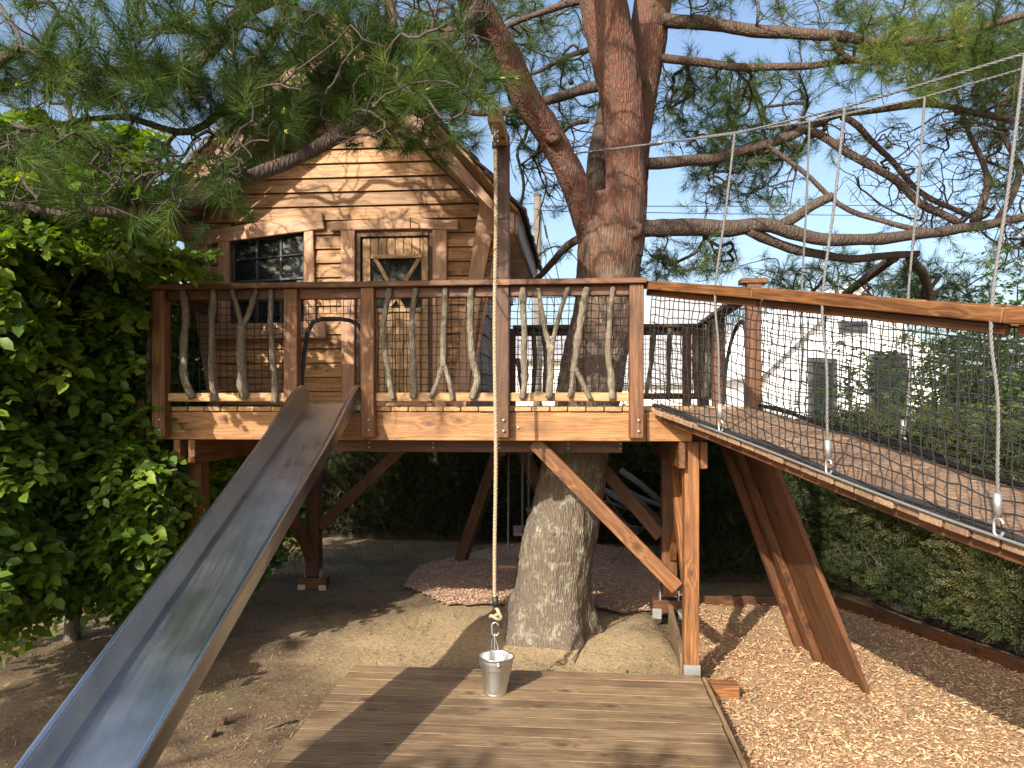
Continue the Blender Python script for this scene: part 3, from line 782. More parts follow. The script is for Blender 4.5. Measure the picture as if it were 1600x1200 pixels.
# slide opening: net above an arched rope
a_, b_ = pus[1] + PW / 2, pus[2] - PW / 2
arch_px = [(471, 628), (472, 590), (475, 555), (480, 520), (489, 503), (505, 498), (530, 498), (548, 501), (560, 508), (567, 520)]
arch = [LP(x, y, .012) for x, y in arch_px]
auz = [PV(x, y, .012) for x, y in arch_px]
def above(s, t):
    uu = a_ + (b_ - a_) * s; z = 1.665 + (RT - .05 - 1.665) * t
    zs = np.interp(uu, [p[0] for p in auz[2:]], [p[1] for p in auz[2:]])
    return z > zs - .01
net('net', lambda s, t: L(a_ + (b_ - a_) * s, .012, 1.665 + (RT - .05 - 1.665) * t), 9, 15, pf, keep=above)
def twisted(path, r, name, mat, parent, strands=3, pitch=.05, n=5):
    pts = [Vector(p) for p in path]
    fine = [pts[0]]
    for p in pts[1:]:
        d = p - fine[-1]; m_ = max(1, int(d.length / (pitch / 7)))
        s0 = fine[-1]
        for i in range(1, m_ + 1): fine.append(s0 + d * (i / m_))
    m_ = MB()
    acc = [0.0]
    for i in range(1, len(fine)): acc.append(acc[-1] + (fine[i] - fine[i - 1]).length)
    for k in range(strands):
        pp = []
        nxv = None
        for i, p in enumerate(fine):
            t = (fine[min(i + 1, len(fine) - 1)] - fine[max(i - 1, 0)]).normalized()
            if nxv is None: nxv = t.orthogonal().normalized()
            nxv = (nxv - t * nxv.dot(t)).normalized()
            an = acc[i] / pitch * 2 * math.pi + k * 2 * math.pi / strands
            pp.append(p + (nxv * math.cos(an) + t.cross(nxv) * math.sin(an)) * r * .5)
        m_.tube(pp, r * .56, n)
    return m_.obj(name, mat, parent, True)
twisted(arch, .014, 'arch_rope', M['blackrope'], pf, pitch=.045)
# back and right nets
net('net', lambda s, t: L(-.95 + 1.62 * s, 2.375, 1.68 + .63 * t), 36, 14, pf)
net('net', lambda s, t: L(.70, 1.64 + .70 * s, 1.68 + .63 * t), 16, 14, pf)
def bulge(s, t):
    v = .40 + 1.15 * s
    return L(.735 + .05 * math.sin(s * math.pi) * (1 - t), v, 1.66 + .72 * t + .03 * math.sin(s * 9) * (1 - t))
def arch2(s, t):
    return (s - .5) ** 2 / .16 + (t + .05) ** 2 / .72 > 1.0
net('net', bulge, 26, 15, pf, keep=arch2)
twisted([L(.735 + .05 * math.sin((.5 + .40 * math.cos(q)) * math.pi), .40 + 1.15 * (.5 + .40 * math.cos(q)), 1.63 + .60 * math.sin(q)) for q in np.linspace(0, math.pi, 16)], .015, 'arch_rope', M['blackrope'], pf, pitch=.05)

# substructure
ue, _ = PV(277, 700, .0); ue2, _ = PV(299, 700, .0)
for x in (ue, ue2 + .005): beam('cross_beam', L(x, -.01, 1.322), L(x, V1 - .1, 1.322), .045, .152, M['stain'], pf)
ul = (ue + ue2) / 2 + .003
ur = PV(1079, 800, .12)[0]
for x in (ur - .066, ur + .067): beam('cross_beam', L(x, .005, 1.316), L(x, 1.75, 1.316), .04, .164, M['stain'], pf)
def foot(u, v, z0, parent, along=EU, big=True):
    blk = beam('foot_block', L(u, v, z0 + .075) - along * .13, L(u, v, z0 + .075) + along * .13, .12, .10, M['stain_dark'], parent)
    for s in (-1, 1):
        MB().box(L(u, v, z0 + .12) + along * (s * .072) - EV * .0, (.008, .10, .16), along, EV, EZ).obj('foot_bracket', M['bolt'], blk)
    for s in (-1, 1):
        MB().box(L(u, v, z0 + .02) + along * (s * .10) - EV * .062, (.07, .008, .08), along, EV, EZ).obj('foot_bracket', M['bolt'], blk)
    return blk
beam('support_post', L(ul, .18, -.12), L(ul, .18, BB - .002), .088, .12, M['stain'], pf)
beam('support_post', L(ur, .12, -.10), L(ur, .12, BB - .002), .090, .12, M['stain'], pf)
MB().box(L(ur, .06, -.03), (.10, .006, .10), EU, EV, EZ).obj('foot_bracket', M['bolt'], pf)
MB().box(L(ur + .049, .12, -.04), (.006, .12, .12), EU, EV, EZ).obj('foot_bracket', M['bolt'], pf)
urr = PV(1045, 850, 1.5)[0]
beam('support_post', L(urr, 1.5, .10), L(urr, 1.5, BB - .002), .12, .12, M['stain_dark'], pf)
foot(urr, 1.5, -.06, pf)
url = PV(491, 850, 2.2)[0]
beam('support_post', L(url, 2.2, .06), L(url, 2.2, BB - .002), .12, .12, M['stain_dark'], pf)
foot(url, 2.2, -.10, pf)
beam('brace', LP(1058, 918, .12), LP(834, 690, .12), .06, .092, M['stain'], pf)
beam('brace', LP(1032, 838, 1.5), LP(915, 700, 1.5), .06, .10, M['stain_dark'], pf)
beam('brace', LP(500, 822, 2.2), LP(628, 700, 2.2), .06, .10, M['stain_dark'], pf)
beam('brace', L(url - .02, 2.14, .22), L(url - .02, 1.15, 1.30), .06, .10, M['stain_dark'], pf)
beam('brace', L(url - .06, 2.2, .30), L(url - .60, 2.2, 1.32), .06, .10, M['stain'], pf)
beam('brace', L(ur - .02, .18, .52), L(ur - .02, .92, 1.30), .055, .09, M['stain'], pf)
beam('brace', L(urr + .02, 1.44, .42), L(urr + .02, .80, 1.28), .055, .09, M['stain'], pf)
beam('cross_beam', L(url - .09, 1.7, 1.32), L(url - .09, V1, 1.32), .045, .15, M['stain_dark'], pf)
beam('cross_beam', L(U0 + .1, 1.95, 1.345), L(U1 - .1, 1.95, 1.345), .07, .10, M['stain_dark'], pf)

# timbers lying by the chip bed
o = beam('edging_board', L(ur - .03, .24, -.045), L(urr - .0, 1.38, -.03), .035, .15, M['deck']); tag(o, 'grey upright board on the ground between two platform posts', 'board')
q = G(1092, 1085, -.10)
o = beam('timber_block', Vector((q.x + .04, q.y + .04, -.085)), Vector((q.x + .24, q.y + .02, -.085)), .10, .09, M['stain']); tag(o, 'short brown timber block beside the front post foot', 'timber')

# ------------------------------------------------------------------ play house
hs_ = thing('playhouse', 'crooked larch playhouse with gable roof on the platform', 'playhouse', L(-2.05, 1.7, Z0))
HV = .75
bl = PV(331, 640, HV); br = PV(727, 640, HV); tl = PV(290, 345, HV); tr = PV(781, 335, HV)
BVv = .40                                           # plane of the barge boards
pk_in = PV(522, 84, BVv)
sl_r = PV(804, 364, BVv); sl_l = PV(248, 358, BVv)
def wl(z): return bl[0] + (tl[0] - bl[0]) * (z - bl[1]) / (tl[1] - bl[1])
def wr(z): return br[0] + (tr[0] - br[0]) * (z - br[1]) / (tr[1] - br[1])
def roof_l(z): return sl_l[0] + (pk_in[0] - sl_l[0]) * (z - sl_l[1]) / (pk_in[1] - sl_l[1])
def roof_r(z): return sl_r[0] + (pk_in[0] - sl_r[0]) * (z - sl_r[1]) / (pk_in[1] - sl_r[1])
def eL(z): return max(wl(z), roof_l(z) + .015)
def eR(z): return min(wr(z), roof_r(z) - .015)
door = (*[PV(x, 500, HV)[0] for x in (556, 677)], Z0 - .1, PV(600, 363, HV)[1])
win = (*[PV(x, 430, HV)[0] for x in (360, 477)], PV(400, 506, HV)[1], PV(477, 360, HV)[1])
wall = MB()
wall.prism([L(wl(Z0) + .03, HV + .05, Z0 + .002), L(wr(Z0) - .03, HV + .05, Z0 + .002), L(tr[0] - .06, HV + .05, tr[1] - .05), L(pk_in[0], HV + .05, pk_in[1] - .05), L(tl[0] + .06, HV + .05, tl[1] - .05)], EV * .02)
fw = wall.obj('front_wall', M['inside'], hs_)
bh = .1045
z = Z0 + .005
row = 0
def board(ua0, ub0, ua1, ub1, z0, z1, parent):
    """lapped board: bottom edge proud"""
    cu, cz = (ua0 + ub0) / 2, (z0 + z1) / 2
    c = L(cu, HV, cz)
    g_ = .003
    V = []
    for (uu, zz, fr, bk) in ((ua0, z0 + g_, -.008, .035), (ub0, z0 + g_, -.008, .035), (ub1, z1 - g_, .010, .035), (ua1, z1 - g_, .010, .035)):
        V.append((uu - cu, fr, zz - cz)); V.append((uu - cu, bk, zz - cz))
    m_ = MB().add(V, [(0, 2, 4, 6), (1, 7, 5, 3), (0, 1, 3, 2), (6, 4, 5, 7), (2, 3, 5, 4), (0, 6, 7, 1)])
    m_.obj('board', M['house'], parent, mw=frame(c, EU, EV, EZ))
while z < pk_in[1] - .06:
    z1 = min(z + bh, pk_in[1] - .03)
    spans = [(eL(z), eR(z), eL(z1), eR(z1))]
    for op in (door, win):
        if z1 > op[2] + .02 and z < op[3] - .02:
            ns = []
            for (a0, b0_, a1, b1) in spans:
                if op[0] > a0 and op[1] < b0_:
                    ns += [(a0, op[0], a1, op[0]), (op[1], b0_, op[1], b1)]
                else: ns.append((a0, b0_, a1, b1))
            spans = ns
    for s in spans:
        if s[1] - s[0] > .03: board(*s, z, z1, fw)
    z = z1
# other walls
HB = 2.55
for (ua_, ub_, sgn) in ((wr(Z0), tr[0], 1), (wl(Z0), tl[0], -1)):
    ww = MB()
    zt_ = tr[1] if sgn > 0 else tl[1]
    ww.add([L(ua_ - sgn * .05, HV + .04, Z0), L(ua_ - sgn * .05, HB, Z0), L(ub_ - sgn * .05, HB, zt_), L(ub_ - sgn * .05, HV + .04, zt_),
            L(ua_ - sgn * .08, HV + .04, Z0), L(ua_ - sgn * .08, HB, Z0), L(ub_ - sgn * .08, HB, zt_), L(ub_ - sgn * .08, HV + .04, zt_)],
           [(0, 1, 2, 3), (7, 6, 5, 4), (0, 4, 5, 1), (2, 6, 7, 3), (1, 5, 6, 2), (0, 3, 7, 4)])
    sw = ww.obj('side_wall', M['inside'], hs_)
    nrow = 10
    for i in range(nrow):
        za, zb = Z0 + (zt_ - Z0) * i / nrow, Z0 + (zt_ - Z0) * (i + 1) / nrow
        fu = lambda zz: ua_ + (ub_ - ua_) * (zz - Z0) / (zt_ - Z0)
        v = HV + .03 - random.uniform(0, .10)
        while v < HB:
            ve = min(v + random.uniform(.11, .19), HB + .02)
            vv = max(v, HV + .012)
            if ve - vv > .02:
                c = L(fu((za + zb) / 2), (vv + ve) / 2, (za + zb) / 2)
                pts = []
                for zz, o_ in ((za - .012 + random.uniform(-.006, .006), .016), (zb, -.004)):
                    for q_ in (vv, ve - .004):
                        pts += [L(fu(zz) + sgn * o_, q_, zz) - c, L(fu(zz) + sgn * (o_ - .02), q_, zz) - c]
                m_ = MB().add(pts, [(0, 2, 6, 4), (1, 5, 7, 3), (0, 1, 3, 2), (4, 6, 7, 5), (0, 4, 5, 1), (2, 3, 7, 6)])
                # express in a frame with X along the shingle's length (up)
                m_.obj('shingle', M['shingle'], sw, mw=Matrix.Translation(c))
            v = ve
MB().prism([L(wl(Z0) + .05, HB, Z0), L(wr(Z0) - .05, HB, Z0), L(tr[0] - .05, HB, tr[1]), L(pk_in[0], HB, pk_in[1] - .05), L(tl[0] + .05, HB, tl[1])], EV * .03).obj('back_wall', M['shingle'], hs_)
# corner trims
def flat(name, pts, v, th, mat, parent):
    c = Vector((0, 0, 0))
    P3 = [L(a_, v, b_) for a_, b_ in pts]
    for p in P3: c += p / len(P3)
    d = (P3[1] - P3[0]); 
    e = [(P3[(i + 1) % len(P3)] - P3[i]) for i in range(len(P3))]
    X = max(e, key=lambda q_: q_.length).normalized()
    Y = EV; Z = X.cross(Y)
    m_ = frame(c, X, Y, Z); inv = m_.inverted()
    lo = [inv @ p for p in P3]
    if sum((lo[i].x * lo[(i + 1) % len(lo)].z - lo[(i + 1) % len(lo)].x * lo[i].z) for i in range(len(lo))) < 0: lo = lo[::-1]
    n_ = len(lo); bev = .004
    cc = sum(lo, Vector()) / n_
    front = []
    for p in lo:
        q_ = p.copy(); q_.y = -th
        q_.x += bev * (1 if cc.x > p.x else -1); q_.z += bev * (1 if cc.z > p.z else -1)
        front.append(q_)
    mid = [Vector((p.x, -th + bev, p.z)) for p in lo]
    V = lo + mid + front
    fs_ = [tuple(range(2 * n_, 3 * n_)), tuple(range(n_))[::-1]]
    for i in range(n_):
        j = (i + 1) % n_
        fs_ += [(i, j, j + n_, i + n_), (i + n_, j + n_, j + 2 * n_, i + 2 * n_)]
    return MB().add(V, fs_).obj(name, mat, parent, mw=m_)
def pu(pts, v=HV): return [PV(x, y, v) for x, y in pts]
flat('corner_trim', pu([(706, 637), (729, 637), (756, 438), (778, 332), (752, 308), (732, 438)]), HV - .010, .024, M['trim'], hs_)
flat('corner_trim', pu([(330, 637), (345, 637), (333, 438), (322, 352), (286, 352), (312, 520)]), HV - .010, .024, M['trim'], hs_)
beam('corner_trim', L(wr(Z0) + .012, HV + .02, Z0 + .01), L(tr[0] + .012, HV + .02, tr[1] - .02), .05, .02, M['trim'], hs_, side=EV)
# window
wi = thing  # (kept local)
wbase = MB()
W0 = pu([(361, 506), (477, 506), (477, 361), (361, 376)], HV)
wo = flat('window', [(a_, b_) for a_, b_ in W0], HV + .045, .006, M['inside'], hs_)
def wpt(s, t):
    b_ = (W0[0][0] + (W0[1][0] - W0[0][0]) * s, W0[0][1] + (W0[1][1] - W0[0][1]) * s)
    t_ = (W0[3][0] + (W0[2][0] - W0[3][0]) * s, W0[3][1] + (W0[2][1] - W0[3][1]) * s)
    return (b_[0] + (t_[0] - b_[0]) * t, b_[1] + (t_[1] - b_[1]) * t)
ss = [0.02, .335, .66, .98]; tt = [.02, .26, .50, .76, .98]
for i in range(3):
    for j in range(4):
        flat('pane', [wpt(ss[i] + .008, tt[j] + .008), wpt(ss[i + 1] - .008, tt[j] + .008), wpt(ss[i + 1] - .008, tt[j + 1] - .008), wpt(ss[i] + .008, tt[j + 1] - .008)], HV + .03, .004, M['glass'], wo)
def bar2(p, q, w_, v, mat, parent, name, th=.02):
    return beam(name, L(p[0], v, p[1]), L(q[0], v, q[1]), th, w_, mat, parent)
for s in ss: bar2(wpt(s, 0), wpt(s, 1), .011 if 0.1 < s < .9 else .02, HV + .022, M['darkframe'], wo, 'glazing_bar')
for t in tt: bar2(wpt(0, t), wpt(1, t), .011 if t not in (.5,) else .02, HV + .018, M['darkframe'], wo, 'glazing_bar')
tv = HV - .010
flat('window_trim', pu([(343, 512), (361, 512), (360, 374), (343, 377)]), tv, .022, M['trim'], hs_)
flat('window_trim', pu([(477, 512), (495, 512), (491, 357), (477, 360)]), tv, .022, M['trim'], hs_)
flat('window_trim', pu([(298, 387), (509, 359), (505, 334), (298, 366)]), tv - .004, .026, M['trim'], hs_)
flat('window_sill', pu([(318, 531), (511, 529), (511, 505), (318, 507)]), tv - .004, .034, M['trim'], hs_)
# door
do = thing
D0 = [PV(x, y, HV) for x, y in ((556, 637), (677, 637), (677, 362), (556, 362))]
dj = flat('door_frame', D0, HV + .0495, .004, M['inside'], hs_)
for (x0_, x1_) in ((556, 563), (671, 677)):
    a0 = PV(x0_, 500, HV)[0]; a1 = PV(x1_, 500, HV)[0]
    MB().box(L((a0 + a1) / 2, HV + .019, (Z0 + D0[2][1]) / 2), (a1 - a0, .05, D0[2][1] - Z0), EU, EV, EZ).obj('jamb', M['stain_dark'], dj)
MB().box(L((D0[0][0] + D0[1][0]) / 2, HV + .019, D0[2][1] - .012), (D0[1][0] - D0[0][0] - .07, .05, .03), EU, EV, EZ).obj('jamb', M['stain_dark'], dj)
leaf = flat('door', [(PV(564, 500, HV)[0], Z0 + .01), (PV(670, 500, HV)[0], Z0 + .01), (PV(670, 500, HV)[0], D0[2][1] - .03), (PV(564, 500, HV)[0], D0[2][1] - .03)], HV + .0445, .006, M['inside'], hs_)
d0u, d1u = PV(565, 500, HV)[0], PV(669, 500, HV)[0]
g0, g1 = PV(581, 500, HV)[0], PV(657, 500, HV)[0]
gz0, gz1 = PV(600, 482, HV)[1], PV(600, 403, HV)[1]
npl = 8
for i in range(npl):
    a0 = d0u + (d1u - d0u) * i / npl; a1 = d0u + (d1u - d0u) * (i + 1) / npl
    for (za, zb) in ((Z0 + .012, gz0), (gz1, D0[2][1] - .032)):
        beam('door_plank', L((a0 + a1) / 2, HV + .0265, za), L((a0 + a1) / 2, HV + .0265, zb), .022, a1 - a0 - .004, M['door'], leaf, side=EV)
    if a1 <= g0 + .04 or a0 >= g1 - .02:
        x0_ = a0; x1_ = min(a1, g0) if a1 <= g0 + .04 else a1
        if a0 >= g1 - .02: x0_ = max(a0, g1)
        if x1_ - x0_ > .012:
            beam('door_plank', L((x0_ + x1_) / 2, HV + .0265, gz0), L((x0_ + x1_) / 2, HV + .0265, gz1), .022, x1_ - x0_ - .004, M['door'], leaf, side=EV)
flat('pane', [(g0, gz0), (g1, gz0), (g1, gz1), (g0, gz1)], HV + .034, .004, M['glass'], leaf)
for (p_, q_) in (((g0 + .02, gz1), (g0 + .23, gz0)), ((g1 - .01, gz1), (g0 + .12, gz0))):
    bar2(p_, q_, .03, HV + .020, M['door'], leaf, 'glazing_bar', .016)
for (p_, q_) in (((g0 - .01, gz1 + .012), (g1 + .01, gz1 + .012)), ((g0 - .01, gz0 - .012), (g1 + .01, gz0 - .012))):
    bar2(p_, q_, .03, HV + .008, M['door'], leaf, 'window_batten', .016)
beam('threshold', L(d0u - .05, HV + .01, Z0 + .014), L(d1u + .05, HV + .01, Z0 + .014), .12, .024, M['trim'], hs_)
flat('door_trim', pu([(536, 637), (555, 637), (556, 358), (534, 358)]), tv, .022, M['trim'], hs_)
flat('door_trim', pu([(677, 637), (698, 637), (699, 358), (677, 358)]), tv, .022, M['trim'], hs_)
flat('door_trim', pu([(519, 362), (643, 359), (643, 342), (519, 348)]), tv - .004, .026, M['trim'], hs_)
flat('door_trim', pu([(644, 359), (717, 361), (717, 347), (644, 342)]), tv - .0045, .026, M['trim'], hs_)
# barge boards and roof
BW = .175
def roofside(tail, sgn):
    d = Vector((tail[0] - pk_in[0], 0, tail[1] - pk_in[1])); d2 = Vector((d.x, 0, d.z)).normalized()
    n_ = Vector((-d2.z, 0, d2.x)); n_ = n_ if n_.z > 0 else -n_
    p0 = (pk_in[0], pk_in[1]); p1 = tail
    up = BW / max(.2, n_.z)
    flat('barge_board', [p0, p1, (p1[0], p1[1] + .125), (p1[0] - sgn * .09 , p1[1] + .125 + .03), (p0[0], p0[1] + up)], BVv, .032, M['trim'], hs_)
    # soffit boards and roof deck run from the barge board to the back
    VR = HB + .22
    toff = BW + .006
    a_ = (p0[0] + n_.x * 0, p0[1] + up + .004); b_ = (p1[0] + sgn * .02, p1[1] + .13)
    bd = Vector((b_[0] - a_[0], 0, b_[1] - a_[1])); ln = bd.length; bd.normalize()
    bn = Vector((-bd.z, 0, bd.x)); bn = bn if bn.z > 0 else -bn
    bdw = EU * bd.x + EZ * bd.z; bnw = EU * bn.x + EZ * bn.z
    q0 = L(a_[0], BVv - .05, a_[1]); 
    ns = 9
    for i in range(ns):
        c0 = q0 + bdw * (ln * i / ns + .002); c1 = q0 + bdw * (ln * (i + 1) / ns - .002)
        cc = (c0 + c1) / 2 + EV * ((VR - BVv + .05) / 2) + bnw * .010
        link('roof_board', chamfer_mesh(VR - BVv + .05, ln / ns - .004, .02, .003, M['plank']), hs_, frame(cc, EV, -bdw if bnw.dot(EV.cross(-bdw)) > 0 else bdw, bnw if bnw.dot(EV.cross(-bdw)) > 0 else EV.cross(bdw)))
    ncs = 12
    for i in range(ncs):
        m_ = MB()
        v = BVv - .075 + random.uniform(-.02, .0)
        while v < VR + .02:
            wv_ = random.uniform(.08, .16)
            s0 = ln * i / ncs - .03; s1 = ln * (i + 1) / ncs + .03 + random.uniform(-.012, .014)
            base = L(a_[0], v + wv_ / 2, a_[1])
            lift0 = .024; lift1 = .044 + random.uniform(0, .008)
            pa = base + bdw * s0 + bnw * lift0; pb = base + bdw * s1 + bnw * lift1
            Xd = (pb - pa).normalized(); Zd = Xd.cross(EV).normalized()
            m_.box((pa + pb) / 2, ((pb - pa).length, wv_ - .006, .016), Xd, EV, Zd)
            v += wv_
        tag(m_.obj('shingle_course', M['rooftile'], hs_), kind='stuff')
    # eave fascia, seen from the side
    beam('eave_fascia', L(p1[0] + sgn * .014, BVv - .02, p1[1] + .05), L(p1[0] + sgn * .014, VR, p1[1] + .05), .024, .13, M['shingle'], hs_)
    # soffit
    for i in range(5):
        v0_ = BVv + .01 + (VR - BVv - .02) * i / 5
        v1_ = BVv + .01 + (VR - BVv - .02) * (i + 1) / 5 - .006
        inn = tr[0] - .04 if sgn > 0 else tl[0] + .04
        uo, ui = p1[0] - sgn * .005, inn
        MB().box(L((uo + ui) / 2, (v0_ + v1_) / 2, p1[1] + .006), (abs(uo - ui), v1_ - v0_, .014), EU, EV, EZ).obj('soffit_board', M['door'], hs_)
    for vr_ in (.9, 1.6, 2.3):
        beam('rafter', L(p1[0] - sgn * .02, vr_, p1[1] + .06), L(pk_in[0] + sgn * .05, vr_, pk_in[1] + .06), .05, .08, M['door'], hs_)
roofside(sl_r, 1)
roofside(sl_l, -1)

# ------------------------------------------------------------------ slide
sd = thing('slide', 'brushed stainless steel slide running down from the platform opening', 'slide', (-1.35, 1.6, -.1))
S0 = Vector((-1.128, 4.90, 1.642)); SD = Vector((-.079, -.997, 0)).normalized(); SX = Vector((SD.y, -SD.x, 0)) * -1
SX = Vector((-SD.y, SD.x, 0))
if SX.x < 0: SX = -SX
def spath(s):
    # s along the run (horizontal); straight slope, then a flat run-out
    sl = .492
    if s < .12:
        z = S0.z - sl * s * s / .24
    elif s < 2.62:
        z = S0.z - sl * (s - .06)
    else:
        t = min(1, (s - 2.62) / .4)
        z = S0.z - sl * 2.56 - sl * .4 * (t - t * t / 2)
    return S0 + SD * s + EZ * (z - S0.z)
ST = [0.0, .02, .04, .07, .10, .14, .2, .3] + list(np.linspace(.5, 3.3, 24))
SWd = .335
def wallh(s):
    if s < .17: return .006 + .122 * math.sqrt(max(0, 1 - ((.17 - s) / .17) ** 2))
    return .128 - .034 * sm(.2, .75, s)
def strip(prof_fn, name, mat, thick=True):
    """prof_fn(s) -> list of (x across, h up) ; lofted along the slide"""
    m_ = MB(); rows = []
    for s in ST:
        p = spath(s); t = (spath(s + .01) - spath(max(0, s - .01))).normalized(); nrm = SX.cross(t); nrm = nrm if nrm.z > 0 else -nrm
        rows.append([p + SX * x + nrm * h for x, h in prof_fn(s)])
    n_ = len(rows[0])
    m_.add([q_ for r_ in rows for q_ in r_], [(i * n_ + k_, i * n_ + k_ + 1, (i + 1) * n_ + k_ + 1, (i + 1) * n_ + k_) for i in range(len(rows) - 1) for k_ in range(n_ - 1)])
    return m_.obj(name, mat, sd, True)
hw = SWd / 2
fl = [(-hw + .03, .0)] + [(-hw + .05 + (SWd - .1) * i / 6, 0) for i in range(7)] + [(hw - .03, 0)]
strip(lambda s: [(-hw + .012, .0)] + [(x, 0) for x, _ in fl[1:-1]] + [(hw - .012, .0)], 'chute_bed', M['steel'])
strip(lambda s: [(-hw + .030, -.022), (-hw + .030, -.02), (hw - .030, -.02), (hw - .030, -.022)], 'chute_underside', M['steel'])
for sg in (-1, 1):
    def prof(s, sg=sg):
        h = wallh(s)
        pts = [(sg * (hw - .014), -.002), (sg * (hw - .010), .004), (sg * (hw - .004), .034 * min(1, h / .06)), (sg * (hw - .001), .042 * min(1, h / .06)), (sg * hw, max(.045 * min(1, h / .06), h - .01)), (sg * (hw + .003), h + .004), (sg * (hw + .014), h + .008),
               (sg * (hw + .024), h), (sg * (hw + .022), h - .012 if h > .02 else h - .004), (sg * (hw + .006), min(.06, h - .02)), (sg * (hw + .004), -.012)]
        return pts if sg > 0 else pts
    strip(prof, 'side_wall', M['steel'])
    m_ = MB(); pts = []
    for s in ST:
        p = spath(s); t = (spath(s + .01) - spath(max(0, s - .01))).normalized(); nrm = SX.cross(t); nrm = nrm if nrm.z > 0 else -nrm
        pts.append(p + SX * sg * (hw + .013) + nrm * (wallh(s) + .004))
    m_.tube(pts, .0115, 10).obj('rolled_edge', M['polished'], sd, True)
for s in (3.1,):
    for sg in (-1, 1):
        p = spath(s) + SX * sg * .10
        beam('slide_leg', Vector((p.x, p.y, -.14)), Vector((p.x, p.y, p.z - .02)), .04, .04, M['steel'], sd)
beam('mounting_bracket', L(PV(562, 630, -.02)[0] - .02, -.03, Z0 - .005), L(PV(566, 630, -.02)[0] + .02, -.03, Z0 - .005), .03, .04, M['bolt'], sd)

# ------------------------------------------------------------------ hoist rope and bucket
rp_top = L(u7 - .001, -.445, 3.20)
BX, BY = rp_top.x, rp_top.y
ht = thing('hoist_rope', 'twisted hemp rope hanging from the hoist arm to the bucket', 'rope', (BX, BY, 0))
def zpy(py): return H + (CY - py) / F * BY
pts = [Vector((BX + .004 * math.sin(i * .9), BY, z_)) for i, z_ in enumerate(np.linspace(zpy(225), zpy(945), 14))]
twisted(pts, .0115, 'rope_strands', M['rope'], ht, pitch=.062)
MB().tube([(BX, BY, zpy(932)), (BX + .003, BY - .001, zpy(948))], .018, 10).obj('heat_shrink', M['plastic'], ht, True)
MB().tube([(BX, BY, zpy(222)), (BX, BY, zpy(232))], .018, 10).obj('heat_shrink', M['plastic'], ht, True)
kn = [Vector((BX + .030 * math.cos(q) + .004, BY - .02 + .03 * math.sin(q), zpy(962) + .010 * math.sin(2 * q))) for q in np.linspace(0, 2 * math.pi * 1.2, 22)]
MB().tube([Vector((BX, BY, zpy(946)))] + kn, .010, 7).obj('rope_knot', M['rope'], ht, True)
def ring(c, w_, h_, r, ax, parent, name, mat):
    pts = []
    for q in np.linspace(0, 2 * math.pi, 25):
        x = math.cos(q) * w_ / 2
        zz = math.sin(q) * w_ / 2 + (h_ - w_) / 2 * (1 if math.sin(q) >= 0 else -1)
        pts.append(Vector(c) + Vector(ax) * x + EZ * zz)
    MB().tube(pts, r, 7, cap=False).obj(name, mat, parent, True)
ring((BX, BY, zpy(983)), .036, .075, .0042, (1, 0, 0), ht, 'shackle_link', M['bolt'])
ring((BX, BY, zpy(1003)), .018, .095, .0035, (.25, .97, 0), ht, 'chain_link', M['bolt'])
for i, py in enumerate((201, 209, 217)):
    ring((BX, BY, zpy(py)), .030, .05, .0042, ((1, 0, 0), (.1, 1, 0), (1, .2, 0))[i], ht, 'shackle_link', M['bolt'])
MB().tube([(BX, BY, zpy(188)), (BX, BY, zpy(197))], .006, 6).obj('eye_bolt', M['bolt'], ht, True)
bt = thing('bucket', 'small galvanised bucket standing on the low deck', 'bucket', (BX, BY - .0, 0))
bz = .001; hb = .205; r0 = .062; r1 = .096
prof = [(0.0, .010), (r0 - .004, .010), (r0, .0), (r0 + .003, .002)]
for t in np.linspace(.02, 1, 26):
    r_ = r0 + (r1 - r0) * t
    for ctr in (.72, .80, .88):
        r_ += .0038 * math.exp(-((t - ctr) / .016) ** 2)
    prof.append((r_ + .001, t * hb))
prof += [(r1 + .004, hb + .001), (r1 + .004, hb + .005), (r1, hb + .006), (r1 - .002, hb)]
prof += [(r0 + (r1 - r0) * t - .002, t * hb) for t in np.linspace(.97, .07, 8)] + [(0.0, .014)]
tilt = Matrix.Translation((BX, BY, bz)) @ Matrix.Rotation(R(2.0), 4, 'Y')
MB().lathe(prof, 40).obj('pail', M['zinc'], bt, True, mw=tilt)
bail = [Vector((BX + .103 * math.cos(q) * .22, BY - .103 * math.cos(q) * .97, hb * .93 + .115 * math.sin(q) ** .8)) for q in np.linspace(0.001, math.pi - .001, 20)]
MB().tube(bail, .0028, 6).obj('bail_handle', M['bolt'], bt, True)
bail2 = [Vector((BX + r_ * math.sin(an), BY - r_ * math.cos(an), zz)) for r_, an, zz in [(.094 - .024 * math.sin(q), (q - math.pi / 2) * .62, .175 - .125 * math.sin(q)) for q in np.linspace(0, math.pi, 18)]]
for s in (-1, 1):
    MB().tube([Vector((BX + s * .022, BY - s * .097, hb * .90)), Vector((BX + s * .024, BY - s * .105, hb * .90))], .010, 8).obj('handle_lug', M['zinc'], bt, True)

